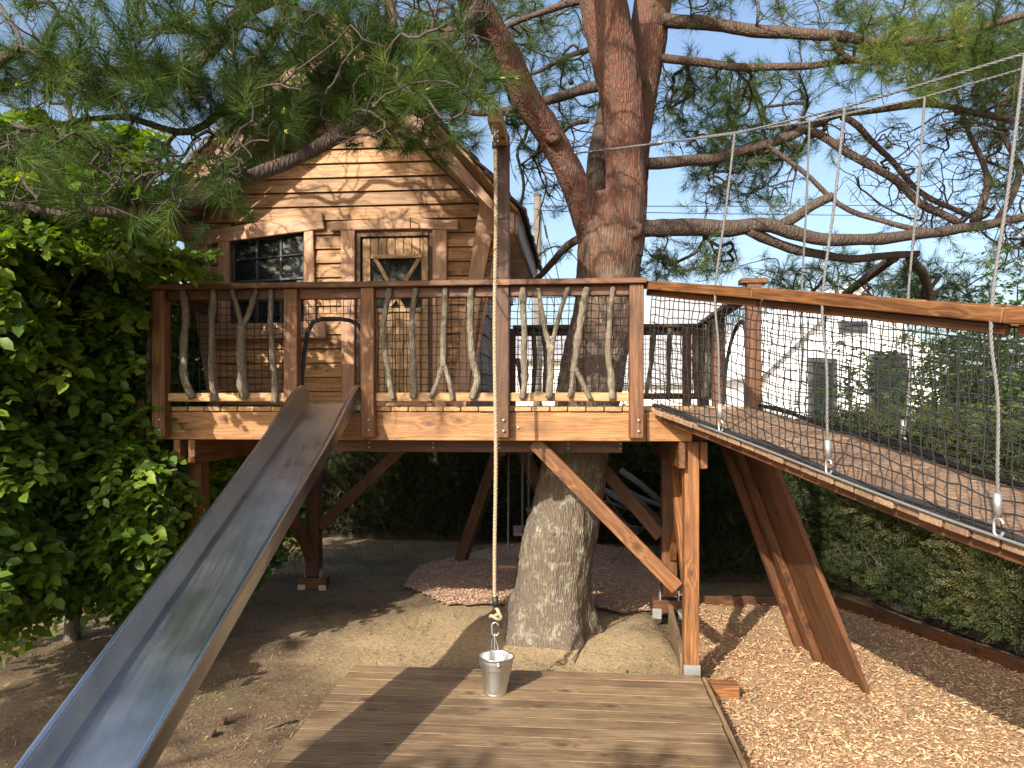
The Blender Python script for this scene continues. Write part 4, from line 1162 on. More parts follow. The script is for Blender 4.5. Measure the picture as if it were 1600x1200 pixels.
# ------------------------------------------------------------------ rope bridge
bd_ = Vector((.35, -.94, 0)).normalized(); bs = Vector((.94, .35, 0)).normalized()     # along, across (to the right)
B0 = Vector((.86, 4.69, 0)); BWD = .76
def bz_(t): return 1.600 - .205 * t + .012 * math.sin(t * 2.2) - .006 * t * (3.4 - t) * .0 + (.009 * t * t if t > 0 else 0)
def BP(t, s, h): return B0 + bd_ * t + bs * s + EZ * (bz_(t) + h)
br_ = thing('rope_bridge', 'sloping plank rope bridge with black net sides and timber handrails', 'bridge', (2.1, 1.6, -.1))
TL = 3.9
tp = .02; kk = 0
while tp < TL:
    wdt = .098 + random.uniform(-.004, .004)
    a0, a1 = BP(tp + wdt / 2, -.01 + random.uniform(-.006, .006), 0), BP(tp + wdt / 2, BWD + .01, 0)
    sl = (BP(tp + wdt, 0, 0) - BP(tp, 0, 0)).normalized()
    beam('plank', a0 - EZ * .014, a1 - EZ * .014, wdt, .03, M['bridge'], br_, side=sl)
    tp += wdt + .008
for s in (.06, BWD - .06):
    tq = list(np.linspace(.05, TL, 9))
    for i in range(8):
        beam('stringer', BP(tq[i], s, -.052), BP(tq[i + 1], s, -.052), .05, .045, M['stain_dark'], br_)
RH = .755
def rail(s, nm):
    ts = [-.06, 1.02, 2.3, 3.95] if s < .3 else [.08, 1.3, 2.6, 3.95]
    for i in range(len(ts) - 1):
        a0, a1 = BP(ts[i] + .001, s, RH), BP(ts[i + 1] - .001, s, RH)
        beam('handrail', a0, a1, .085 if s < .3 else .085, .052, M['stain'], br_)
        beam('handrail_batten', BP(ts[i] + .02, s + (.012 if s < .3 else -.012), RH - .047), BP(ts[i + 1] - .02, s + (.012 if s < .3 else -.012), RH - .047), .03, .038, M['stain_dark'], br_)
rail(-.02, 'near'); rail(BWD + .02, 'far')
def bnet(s, lean):
    net('net', lambda a, b: BP(.0 + TL * a, s + lean * math.sin(math.pi * b) , .012 + (RH - .05) * b - .02 * (1 - b) * math.sin(a * 26)), 78, 15, br_, r=.0028, jit=.008)
bnet(.0, -.02); bnet(BWD, .02)
for s in (.0, BWD):
    MB().tube([BP(t, s + .012, .022 + .008 * math.sin(t * 7)) for t in np.linspace(0, TL, 40)], .013, 8).obj('edge_rope', M['blackrope'], br_, True)
    MB().tube([BP(t, s - .022 if s < .3 else s + .022, .012) for t in np.linspace(.5, TL, 30)], .006, 6).obj('edge_cable', M['greyrope'], br_, True)
# cables and hangers
near_c = [P(888, 241, 5.42), P(1010, 226, 5.0), P(1148, 209, 4.02), P(1320, 168, 3.32), P(1602, 84, 2.60)]
near_c.append(near_c[-1] + Vector((.7, -1.3, .42)))
far_c = [P(1000, 228, 5.5), P(1265, 190, 4.42), P(1445, 152, 3.85), P(1600, 107, 3.35)]
far_c.append(far_c[-1] + Vector((.8, -1.75, .42)))
def smooth(pts, n_=8):
    out = []
    for i in range(len(pts) - 1):
        p0 = pts[max(i - 1, 0)]; p1 = pts[i]; p2 = pts[i + 1]; p3 = pts[min(i + 2, len(pts) - 1)]
        for j in range(n_):
            t = j / n_
            out.append(0.5 * ((2 * p1) + (p2 - p0) * t + (2 * p0 - 5 * p1 + 4 * p2 - p3) * t * t + (3 * p1 - p0 - 3 * p2 + p3) * t ** 3))
    out.append(pts[-1]); return out
for c in (near_c, far_c):
    twisted([Vector(p) for p in c], .0062, 'suspension_cable', M['greyrope'], br_, pitch=.09, n=4)
MB().tube([P(884, 242, 5.40), P(892, 240.5, 5.41), P(900, 239.5, 5.36)], [.022, .012, .012], 8).obj('cable_anchor', M['bolt'], br_, True)
MB().tube([P(1016, 225.5, 4.96), P(1034, 223, 4.83)], .013, 7).obj('cable_clamp', M['bolt'], br_, True)
def hanger(t, s, top):
    mid = BP(t, s - (.055 if s < .3 else -.055), RH + .0)
    bot = BP(t, s + (-.0 if s < .3 else .0), .05)
    out = -.055 if s < .3 else .055
    pts = [top, top.lerp(mid, .5) + bs * .004, mid, BP(t + .02, s + out * .9, RH * .62), BP(t + .01, s + out * .7, RH * .3), BP(t, s + out * .4, .09)]
    twisted(smooth([Vector(p) for p in pts], 5), .0068, 'hanger_rope', M['greyrope'], br_, pitch=.055, n=4)
    MB().box(BP(t, s + out * .80, RH - .0), (.06, .02, .022), bd_, bs, EZ).obj('rope_clamp', M['plastic'], br_)
    MB().tube([BP(t, s + out * .5, .16), BP(t, s + out * .4, .085)], .0135, 8).obj('ferrule', M['bolt'], br_, True)
    ring(BP(t, s + out * .38, .045), .032, .06, .0055, bd_, br_, 'shackle', M['bolt'])
for t, tpx in ((.716, near_c[2]), (1.483, near_c[3]), (2.255, near_c[4])): hanger(t, -.0, tpx)
for t, tpx in ((.36, far_c[1]), (1.13, far_c[2]), (1.9, far_c[3])): hanger(t, BWD, tpx)
for s in (-.02, BWD + .02):
    p = BP(TL, s, 0)
    beam('end_post', Vector((p.x, p.y, -.16)), Vector((p.x, p.y, p.z + .9)), .09, .09, M['stain'], br_)

# ------------------------------------------------------------------ climbing panel
cp = thing('climbing_panel', 'leaning plank climbing panel standing in the wood chips under the bridge', 'climbing panel', (2.0, 4.7, -.13))
Pf_b, Pf_t = L(1.40, .05, -.24), L(.79, .07, 1.30)
Pb_b, Pb_t = L(1.27, 1.02, -.24), L(.68, 1.04, 1.42)
nbd = 4
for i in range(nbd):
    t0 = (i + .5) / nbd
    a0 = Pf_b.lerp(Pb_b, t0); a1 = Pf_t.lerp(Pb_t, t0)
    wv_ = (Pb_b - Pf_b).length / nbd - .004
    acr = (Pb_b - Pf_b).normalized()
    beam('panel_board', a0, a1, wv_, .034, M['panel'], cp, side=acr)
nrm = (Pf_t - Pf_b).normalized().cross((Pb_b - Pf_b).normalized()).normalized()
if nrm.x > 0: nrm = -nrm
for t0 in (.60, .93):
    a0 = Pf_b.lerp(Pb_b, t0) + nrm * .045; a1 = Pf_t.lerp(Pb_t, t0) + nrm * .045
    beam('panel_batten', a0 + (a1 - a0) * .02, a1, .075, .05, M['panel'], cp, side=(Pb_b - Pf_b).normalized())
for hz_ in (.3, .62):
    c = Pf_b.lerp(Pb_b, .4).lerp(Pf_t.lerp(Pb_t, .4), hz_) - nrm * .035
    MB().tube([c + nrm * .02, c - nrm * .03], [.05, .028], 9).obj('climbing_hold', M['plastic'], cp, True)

# ------------------------------------------------------------------ swings
sf = thing('swing_set', 'dark leaning timber swing leg behind the platform', 'swing set', (-.4, 8.3, -.08))
topb = Vector((-.02, 8.25, 1.33))
beam('swing_beam', Vector((-.10, 6.2, 1.265)), topb, .09, .11, M['stain_dark'], sf)
lb = G(716, 872, -.06)
beam('frame_leg', Vector((lb.x, lb.y, -.16)), Vector((-.09, 8.2, 1.26)), .10, .12, M['stain_dark'], sf)
beam('frame_leg', Vector((.70, 8.5, -.16)), Vector((.05, 8.22, 1.26)), .10, .12, M['stain_dark'], sf)
def swing(name, label, x, y, z, dl):
    t = thing(name, label, 'swing', (x, y, z), 'swings under the platform')
    beam('swing_seat', Vector((x, y - dl / 2, z)), Vector((x, y + dl / 2, z)), .16, .03, M['seat'], t)
    for s in (-1, 1):
        for q in (-1, 1):
            pass
        MB().tube([Vector((x + .005, y + s * (dl / 2 - .03), z)), Vector((x + .01, y + s * (dl / 2 - .03), 1.22))], .008, 6).obj('swing_rope', M['greyrope'], t, True)
    return t
swing('swing', 'nearer low swing seat hanging by the pine trunk', at(793, 6.9), 6.9, .21, .44)
swing('swing', 'farther higher swing seat half hidden by the pine trunk', at(815, 7.45), 7.45, .40, .44)
kt = thing('knotted_rope', 'grey knotted climbing rope hanging beside the pine trunk', 'rope', (at(827, 7.9), 7.9, .5))
kx = at(827, 7.9)
MB().tube([(kx, 7.9, 1.28), (kx - .005, 7.9, .9), (kx - .01, 7.9, .35)], .012, 6).obj('cord', M['greyrope'], kt, True)
for z_ in (1.12, .83, .54):
    MB().tube([(kx - .02, 7.88, z_ - .02), (kx + .02, 7.9, z_), (kx, 7.92, z_ + .02), (kx - .02, 7.89, z_ + .005)], .015, 6).obj('knot', M['greyrope'], kt, True)

# ------------------------------------------------------------------ pine tree
pine = thing('pine_tree', 'large old pine with reddish forked trunk growing through the platform', 'tree', (TREE.x, TREE.y, -.1))
def resample(pts, rad, step):
    sp = smooth([Vector(p) for p in pts], 10)
    rr = np.interp(np.linspace(0, len(pts) - 1, len(sp)), range(len(pts)), rad)
    out, orr = [sp[0]], [rr[0]]; acc = 0
    for i in range(1, len(sp)):
        acc += (sp[i] - sp[i - 1]).length
        if acc >= step or i == len(sp) - 1:
            out.append(sp[i]); orr.append(rr[i]); acc = 0
    return out, orr
def barky(pts, rad, n_, name, mat, amp, flare=False, step=.03, parent=pine):
    pth, rr = resample(pts, rad, step)
    m = len(pth); V = []
    nxv = Vector((1, 0, 0))
    for i in range(m):
        t = (pth[min(i + 1, m - 1)] - pth[max(i - 1, 0)]).normalized()
        nxv = (nxv - t * nxv.dot(t)).normalized(); nyv = t.cross(nxv)
        for k_ in range(n_):
            an = 2 * math.pi * k_ / n_
            d = nxv * math.cos(an) + nyv * math.sin(an)
            p = pth[i] + d * rr[i]
            big = noise.noise(p * 2.3) * .05 * rr[i] * 2
            q = Vector((d.x * 5, d.y * 5, p.z * 1.7)) * (rr[i] / .25) ** .3
            f1 = abs(noise.noise(q * 1.9 + Vector((3, 1, 0)))); f2 = abs(noise.noise(q * 4.4))
            dsp = big - amp * (1 - min(1, f1 * 3.2)) - amp * .5 * (1 - min(1, f2 * 3)) + amp * .7 * noise.noise(p * 22)
            if flare:
                zz = p.z + .1
                dsp += max(0, .55 - zz) ** 2 * .42 * (1 + .45 * math.sin(an * 5 + 1.0) + .25 * math.sin(an * 3))
            V.append(p + d * dsp)
    Fq = [(i * n_ + k_, i * n_ + (k_ + 1) % n_, (i + 1) * n_ + (k_ + 1) % n_, (i + 1) * n_ + k_) for i in range(m - 1) for k_ in range(n_)]
    me = MB().add(V, Fq + [tuple(range((m - 1) * n_, m * n_))]).mesh(name, mat, True)
    return link(name, me, parent)
trunk_pts = [P(857, 1035, 5.62), P(858, 985, 5.62), P(864, 920, 5.62), P(872, 850, 5.60), P(890, 760, 5.60), P(908, 660, 5.60), P(926, 580, 5.60), P(942, 500, 5.58), P(950, 430, 5.56), P(955, 360, 5.55), P(965, 310, 5.55)]
barky(trunk_pts, [.30, .29, .275, .265, .245, .232, .24, .235, .235, .225, .19], 84, 'trunk', M['bark'], .011, True, .028)
stemA = [P(974, 400, 5.52), P(976, 340, 5.50), P(977, 260, 5.47), P(974, 180, 5.44), P(962, 100, 5.40), P(948, 40, 5.38), P(938, -20, 5.36), P(925, -140, 5.35), P(915, -320, 5.35), P(905, -560, 5.4)]
barky(stemA, [.14, .150, .148, .150, .168, .172, .165, .15, .13, .08], 60, 'trunk_stem', M['bark'], .009, False, .035)
stemB = [P(980, 400, 5.70), P(990, 330, 5.74), P(994, 240, 5.74), P(1000, 150, 5.72), P(1012, 60, 5.70), P(1020, 0, 5.70), P(1032, -120, 5.7), P(1050, -320, 5.75), P(1070, -560, 5.8)]
barky(stemB, [.10, .10, .10, .125, .145, .148, .13, .11, .07], 52, 'trunk_stem', M['bark'], .009, False, .04)
limbL = [P(935, 395, 5.60), P(915, 330, 5.50), P(893, 275, 5.42), P(855, 205, 5.32), P(818, 145, 5.22), P(785, 75, 5.10), P(745, 10, 4.98), P(700, -80, 4.85), P(640, -200, 4.7)]
barky(limbL, [.12, .112, .104, .098, .098, .098, .10, .09, .065], 44, 'trunk_stem', M['bark'], .008, False, .04)
stemC = [P(940, 380, 5.85), P(930, 320, 5.86), P(935, 250, 5.88), P(945, 190, 5.9), P(958, 120, 5.9)]
barky(stemC, [.10, .095, .085, .075, .05], 36, 'trunk_stem', M['limb'], .006, False, .04)
for (kc, kr_) in ((P(872, 836, 5.36), .055), (P(990, 358, 5.36), .05), (P(865, 212, 5.22), .04)):
    d = Vector((-kc.x * .1, -1, 0)).normalized()
    MB().tube([kc - d * .06, kc + d * .0, kc + d * .022, kc + d * .012], [kr_ * 1.5, kr_ * 1.25, kr_ * .8, kr_ * .3], 14).obj('knot', M['bark'], pine, True)

limbs = [  # (points, r0, r1)
    ([(1030, 28, 5.6), (1090, 36, 5.5), (1160, 45, 5.4), (1235, 52, 5.3), (1310, 56, 5.2), (1380, 66, 5.1), (1450, 60, 5.0), (1540, 40, 4.9), (1640, 10, 4.8)], .052, .02),
    ([(1020, 90, 5.65), (1090, 98, 5.6), (1180, 106, 5.5), (1260, 102, 5.4), (1330, 95, 5.3), (1375, 100, 5.25)], .034, .018),
    ([(1300, 62, 5.2), (1318, 88, 5.25), (1345, 98, 5.2), (1372, 100, 5.15)], .022, .014),
    ([(1000, 256, 5.55), (1070, 252, 5.6), (1130, 244, 5.7), (1190, 228, 5.8), (1250, 205, 5.9), (1320, 180, 5.9), (1420, 165, 5.8), (1520, 175, 5.7), (1620, 200, 5.6)], .046, .018),
    ([(990, 357, 5.5), (1060, 356, 5.5), (1130, 356, 5.5), (1190, 351, 5.5), (1230, 360, 5.5), (1290, 374, 5.5), (1370, 373, 5.55), (1450, 364, 5.6), (1530, 352, 5.7), (1640, 330, 5.8)], .068, .030),
    ([(1215, 352, 5.5), (1245, 337, 5.45), (1270, 320, 5.42), (1300, 307, 5.4)], .040, .030),
    ([(1170, 357, 5.5), (1205, 376, 5.55), (1260, 394, 5.6), (1340, 402, 5.7), (1432, 397, 5.8)], .040, .026),
    ([(1400, 402, 5.75), (1350, 435, 6.3), (1310, 470, 6.8)], .04, .03),
    ([(1420, 400, 5.8), (1448, 440, 6.2), (1465, 500, 6.5)], .04, .03),
    ([(1255, 202, 5.9), (1285, 212, 5.88), (1330, 240, 5.8), (1400, 285, 5.75), (1445, 325, 5.7), (1500, 348, 5.7)], .034, .028),
    ([(1315, 181, 5.9), (1340, 195, 5.92), (1380, 240, 6.0), (1440, 300, 6.0), (1520, 340, 6.0)], .026, .02),
    ([(1195, 226, 5.8), (1250, 262, 5.75), (1320, 320, 5.7), (1400, 352, 5.6), (1470, 364, 5.6)], .018, .02),
    ([(1520, 345, 5.7), (1545, 280, 5.8), (1510, 200, 5.9), (1490, 130, 6.0)], .03, .012),
    ([(1560, 345, 5.75), (1590, 270, 5.9), (1560, 190, 6.1), (1600, 110, 6.3)], .03, .012),
    ([(945, 135, 5.75), (900, 142, 5.8), (855, 155, 5.9), (800, 170, 6.1), (740, 175, 6.3), (690, 150, 6.5)], .044, .02),
    ([(935, 70, 5.8), (880, 90, 5.9), (825, 115, 6.1), (770, 120, 6.4)], .022, .012),
    ([(925, 0, 5.6), (880, 8, 5.7), (830, 25, 5.9), (770, 45, 6.2), (700, 30, 6.5)], .03, .015),
    ([(905, 372, 5.65), (885, 388, 5.75), (862, 415, 5.85), (838, 438, 6.0), (815, 450, 6.2)], .032, .018),
    ([(920, 190, 5.5), (890, 198, 5.6), (860, 225, 5.7), (815, 258, 5.9)], .018, .008),
    ([(745, 15, 4.95), (690, 70, 4.55), (620, 150, 4.25), (540, 208, 4.0), (470, 242, 3.9), (390, 276, 3.8), (300, 312, 3.7), (200, 334, 3.6), (120, 330, 3.5)], .05, .022),
    ([(725, -40, 4.85), (600, -30, 4.45), (470, -20, 4.15), (380, 20, 3.95), (330, 72, 3.85), (250, 130, 3.7), (150, 110, 3.6), (30, 75, 3.5)], .055, .014),
    ([(470, -20, 4.15), (425, 60, 4.25), (390, 115, 4.15), (300, 205, 3.95), (190, 182, 3.85), (90, 200, 3.8)], .03, .012),
    ([(600, -30, 4.45), (615, 45, 4.4), (570, 100, 4.3), (470, 130, 4.2)], .022, .010),
    ([(30, 75, 3.5), (-70, 150, 3.45), (-50, 300, 3.4), (60, 328, 3.45), (150, 338, 3.5)], .03, .012),
    ([(700, -70, 4.85), (540, -150, 4.3), (330, -170, 3.7), (120, -130, 3.3), (-120, -60, 3.0)], .06, .02),
    ([(925, -140, 5.35), (1000, -260, 4.6), (1120, -360, 3.9), (1350, -420, 3.4)], .06, .02),
    ([(930, -100, 5.3), (860, -230, 4.6), (780, -330, 4.1), (680, -400, 3.7)], .055, .02),
    ([(1030, -120, 5.7), (1180, -180, 5.8), (1350, -160, 6.0), (1500, -120, 6.2), (1700, -60, 6.2)], .06, .02),
    ([(915, -320, 5.35), (800, -420, 6.2), (700, -420, 7.0)], .05, .02),
    ([(1050, -320, 5.75), (1200, -380, 6.6), (1300, -330, 7.6)], .05, .02),
]
nodes, par, fixed, ldir = [], [], [], []
def addnode(p, pa, fx):
    nodes.append(p); par.append(pa); fixed.append(fx); return len(nodes) - 1
for pts, r0_, r1_ in limbs:
    pp = [P(*p) for p in pts]
    n_ = len(pp)
    ln = sum((pp[i + 1] - pp[i]).length for i in range(n_ - 1))
    pth, rr = resample(pp, list(np.linspace(r0_, r1_, n_)), .06)
    ph = random.uniform(0, 99)
    pth = [p + Vector((noise.noise(p * 3 + Vector((ph, 0, 0))), noise.noise(p * 3 + Vector((0, ph, 0))), noise.noise(p * 3 + Vector((0, 0, ph))))) * .022 for p in pth]
    rr = [r_ * (1 + .14 * noise.noise(p * 11)) for p, r_ in zip(pth, rr)]
    MB().tube(pth, rr, 12).obj('limb', M['limb'], pine, True)
    for k_ in range(1, len(pth)):
        addnode(pth[k_], -1, True); ldir.append((pth[k_] - pth[k_ - 1]).normalized())
LIMBN = len(nodes)

regions = [  # polygon, depth range, clusters, tufts per cluster, bare twigs
    ([(-60, -80), (760, -80), (775, 175), (700, 208), (560, 222), (400, 252), (330, 325), (200, 348), (-60, 345)], 3.35, 4.9, 26, 6, 1150),
    ([(0, 20), (330, 30), (330, 150), (0, 150)], 3.3, 3.9, 15, 9, 20),
    ([(480, 90), (720, 90), (740, 200), (520, 205)], 3.7, 4.6, 19, 8, 60),
    ([(330, 130), (520, 60), (520, 200), (360, 240)], 3.7, 4.6, 13, 7, 120),
    ([(430, 10), (600, 10), (640, 120), (450, 130)], 3.9, 4.7, 12, 7, 120),
    ([(0, 190), (170, 200), (230, 340), (0, 335)], 3.3, 3.9, 5, 6, 160),
    ([(150, 240), (400, 200), (380, 300), (200, 340)], 3.4, 4.0, 6, 5, 260),
    ([(500, -20), (760, -20), (760, 150), (560, 120)], 4.4, 7.2, 18, 6, 260),
    ([(600, 0), (800, 0), (790, 190), (680, 190)], 5.5, 7.5, 28, 7, 200),
    ([(1045, -60), (1640, -60), (1640, 120), (1400, 130), (1240, 40), (1060, 16)], 5.0, 8.0, 74, 8, 420),
    ([(1015, 105), (1260, 112), (1270, 240), (1180, 265), (1030, 225)], 5.6, 7.8, 58, 8, 260),
    ([(1340, 50), (1510, 50), (1480, 150), (1350, 125)], 4.8, 5.5, 14, 8, 30),
    ([(1400, 60), (1640, 40), (1640, 240), (1480, 220)], 5.0, 7.5, 44, 8, 260),
    ([(1060, 240), (1250, 240), (1235, 335), (1120, 325)], 5.6, 6.8, 20, 6, 120),
    ([(1010, 385), (1150, 385), (1150, 446), (1015, 440)], 5.5, 6.6, 16, 6, 90),
    ([(1160, 405), (1510, 408), (1530, 475), (1170, 470)], 6.4, 8.6, 46, 7, 220),
    ([(1520, 60), (1660, 40), (1660, 440), (1540, 420)], 5.4, 7.5, 40, 7, 420),
    ([(1280, 190), (1620, 190), (1620, 390), (1480, 370), (1330, 330)], 5.5, 6.8, 9, 4, 760),
    ([(785, 0), (940, 0), (945, 240), (800, 200)], 5.9, 7.8, 34, 6, 220),
    ([(770, 180), (905, 200), (900, 330), (800, 290)], 5.9, 7.2, 10, 5, 120),
    ([(720, 330), (905, 380), (880, 520), (800, 500)], 7.5, 9.5, 8, 5, 30),
    ([(-100, -420), (900, -420), (900, -60), (-100, -60)], 3.6, 6.5, 24, 6, 60),
    ([(620, -560), (1050, -560), (1050, -130), (620, -130)], 3.5, 4.9, 26, 7, 60),
    ([(950, -420), (1700, -420), (1700, -50), (950, -50)], 5.0, 8.0, 60, 6, 60),
]
targets = []
def rand_in(poly):
    xs = [p[0] for p in poly]; ys = [p[1] for p in poly]
    while True:
        x, y = random.uniform(min(xs), max(xs)), random.uniform(min(ys), max(ys))
        if inpoly(x, y, poly): return x, y
for poly, d0, d1, nc, nt2, nbare in regions:
    for c in range(nc):
        x, y = rand_in(poly); D = random.uniform(d0, d1)
        c0 = P(x, y, D)
        for k_ in range(random.randint(max(2, nt2 - 3), nt2 + 2)):
            targets.append((c0 + Vector((random.gauss(0, .15), random.gauss(0, .15), random.gauss(0, .085))), 1))
    for c in range(nbare):
        x, y = rand_in(poly); D = random.uniform(d0, d1)
        targets.append((P(x, y, D), 0))
base = np.array([list(p) for p in nodes])
dist = [float(np.min(np.sum((base - np.array(t[0])) ** 2, 1))) for t in targets]
order = np.argsort(dist)
NA = np.zeros((120000, 3)); NA[:len(nodes)] = base
DA = np.zeros((120000, 3)); DA[:len(nodes)] = np.array(ldir) * .5
tufts = []
for oi_ in order:
    tpos, kind = targets[oi_]
    n_ = len(nodes)
    q = np.array(tpos)
    dv = q - NA[:n_]
    dn = np.sqrt(np.sum(dv ** 2, 1)) + 1e-6
    cost = dn * (1.35 - .55 * np.sum(dv * DA[:n_], 1) / dn)
    i0 = int(np.argmin(cost)); ds = dn[i0]
    if ds > 1.6: continue
    p0 = Vector(nodes[i0])
    m_ = max(2, int(ds / .07))
    tv3 = Vector(tpos)
    side_ = (tv3 - p0).normalized() + Vector(DA[i0]) * .9 + Vector((random.gauss(0, .25), random.gauss(0, .25), random.gauss(0, .15)))
    ctrl = p0 + side_.normalized() * ds * .55
    prev = i0
    for j in range(1, m_ + 1):
        t = j / m_
        p = p0 * (1 - t) ** 2 + ctrl * (2 * t * (1 - t)) + tv3 * t * t + Vector((random.gauss(0, .004), random.gauss(0, .004), random.gauss(0, .004)))
        last = Vector(nodes[prev])
        prev = addnode(p, prev, False)
        NA[len(nodes) - 1] = p
        DA[len(nodes) - 1] = (p - last).normalized()
    if kind:
        tufts.append((prev, par[prev]))
cnt = np.zeros(len(nodes))
for i in range(len(nodes) - 1, LIMBN - 1, -1):
    cnt[i] += 1
    if par[i] >= LIMBN: cnt[par[i]] += cnt[i]
trad = .0016 * np.maximum(cnt, 1) ** .43
e = [(i, par[i]) for i in range(LIMBN, len(nodes))]
nar = NA[:len(nodes)]
ea = nar[[x[1] for x in e]]; eb = nar[[x[0] for x in e]]
rb = trad[[x[0] for x in e]]
ra = np.array([min(trad[pi] if pi >= LIMBN else trad[ci] * 1.25, trad[ci] * 1.6) for ci, pi in e])
TVv, TF = frusta(ea, eb, ra, rb, 5)
tag(link('twigs', np_mesh('twigs', TVv, TF, M['twig'], True), pine), kind='stuff')

def needle_cloud(pos, axis, K, length, width, shoot, rg, bright):
    n_ = len(pos)
    ax = axis / np.linalg.norm(axis, axis=1, keepdims=True)
    ref = rg.normal(size=(n_, 3)); x = np.cross(ax, ref); x /= np.linalg.norm(x, axis=1, keepdims=True); y = np.cross(ax, x)
    s = rg.random((n_, K)); phi = rg.random((n_, K)) * 2 * np.pi
    th = np.radians(22 + 50 * (1 - s) + rg.normal(0, 9, (n_, K)))
    d = ax[:, None, :] * np.cos(th)[..., None] + (x[:, None, :] * np.cos(phi)[..., None] + y[:, None, :] * np.sin(phi)[..., None]) * np.sin(th)[..., None]
    b = pos[:, None, :] + ax[:, None, :] * ((s - .75) * shoot)[..., None]
    ln = length * (.72 + .45 * rg.random((n_, K)))
    tip = b + d * ln[..., None]
    tip[..., 2] -= .10 * ln
    wv_ = np.cross(d, rg.normal(size=(n_, K, 3))); wv_ /= np.linalg.norm(wv_, axis=2, keepdims=True)
    wv_ *= width
    V = np.stack([b - wv_, b + wv_, tip], 2).reshape(-1, 3)
    Fc = np.arange(len(V)).reshape(-1, 3)
    r_ = np.clip(bright[:, None] + rg.normal(0, .13, (n_, K)), 0, 1)
    return V, Fc, np.repeat(r_.ravel(), 3)
tp_ = nar[[t[0] for t in tufts]]
ta = tp_ - nar[[t[1] for t in tufts]]
ta = ta / np.maximum(np.linalg.norm(ta, axis=1, keepdims=True), 1e-6) * 1.0 + rng.normal(0, .35, ta.shape) + np.array([0, 0, .45])
bright = np.clip(rng.normal(.45, .16, len(tp_)), 0, 1)
isnear = tp_[:, 1] < 5.0
sun_tinted = (tp_[:, 0] > .46 * tp_[:, 1]) & (tp_[:, 0] < .6 * tp_[:, 1]) & (tp_[:, 1] < 5.6)  # sunlight on this group of tufts is painted in as a brighter needle tone
bright = np.where(sun_tinted, np.clip(bright + .3, 0, 1), bright)
V, Fc, rv = needle_cloud(tp_[isnear], ta[isnear], 150, .128, .00125, .15, rng, bright[isnear])
V2, Fc2, rv2 = needle_cloud(tp_[~isnear], ta[~isnear], 64, .100, .00145, .15, rng, bright[~isnear])
tag(link('crown', np_mesh('crown', np.concatenate([V, V2]), np.concatenate([Fc, Fc2 + len(V)]), M['needle'], False, np.concatenate([rv, rv2])), pine), kind='stuff')
bd2 = MB()
for i in rng.choice(np.nonzero(isnear)[0], 90, replace=False):
    ax_ = Vector(ta[i]).normalized(); p = Vector(tp_[i]) + ax_ * .03
    for q in range(random.randint(1, 3)):
        dq = (ax_ + Vector((random.gauss(0, .4), random.gauss(0, .4), random.gauss(0, .3)))).normalized()
        bd2.tube([p, p + dq * .012, p + dq * .03], [.004, .006, .002], 5)
tag(bd2.obj('flower_buds', M['bud'], pine, True), kind='stuff')
# young yellow flower buds and cones in the crown
mbud = MB(); 
cone_mesh = None
for i in rng.choice(len(tufts), 26, replace=False):
    p = Vector(nar[tufts[i][0]]) + Vector((0, 0, -.03))
    m_ = MB()
    m_.lathe([(.002, -.035), (.016, -.026), (.022, -.008), (.018, .012), (.010, .028), (.002, .034)], 8)
    m_.obj('cone', M['cone'], pine, True, mw=Matrix.Translation(p) @ Matrix.Rotation(random.uniform(0, 3), 4, 'X'))

# ------------------------------------------------------------------ leaf clouds
LT_V = np.array([(0, 0, 0), (.30, .30, .07), (.30, -.30, .07), (.34, 0, 0), (.68, .27, .06), (.68, -.27, .06), (.70, 0, -.02), (1, 0, -.10)])
LT_F = np.array([(0, 3, 1), (0, 2, 3), (1, 3, 6), (1, 6, 4), (3, 2, 5), (3, 5, 6), (4, 6, 7), (6, 5, 7)])
def leaf_cloud(pos, axis, normal, size, rnd):
    ax = axis / np.linalg.norm(axis, axis=1, keepdims=True)
    y = np.cross(normal, ax); y /= np.maximum(np.linalg.norm(y, axis=1, keepdims=True), 1e-6)
    z = np.cross(ax, y)
    T = LT_V[None] * size[:, None, None]
    V = pos[:, None, :] + ax[:, None, :] * T[..., 0:1] + y[:, None, :] * T[..., 1:2] + z[:, None, :] * T[..., 2:3]
    Fc = (LT_F[None] + (np.arange(len(pos)) * len(LT_V))[:, None, None]).reshape(-1, 3)
    return V.reshape(-1, 3), Fc, np.repeat(rnd, len(LT_V))
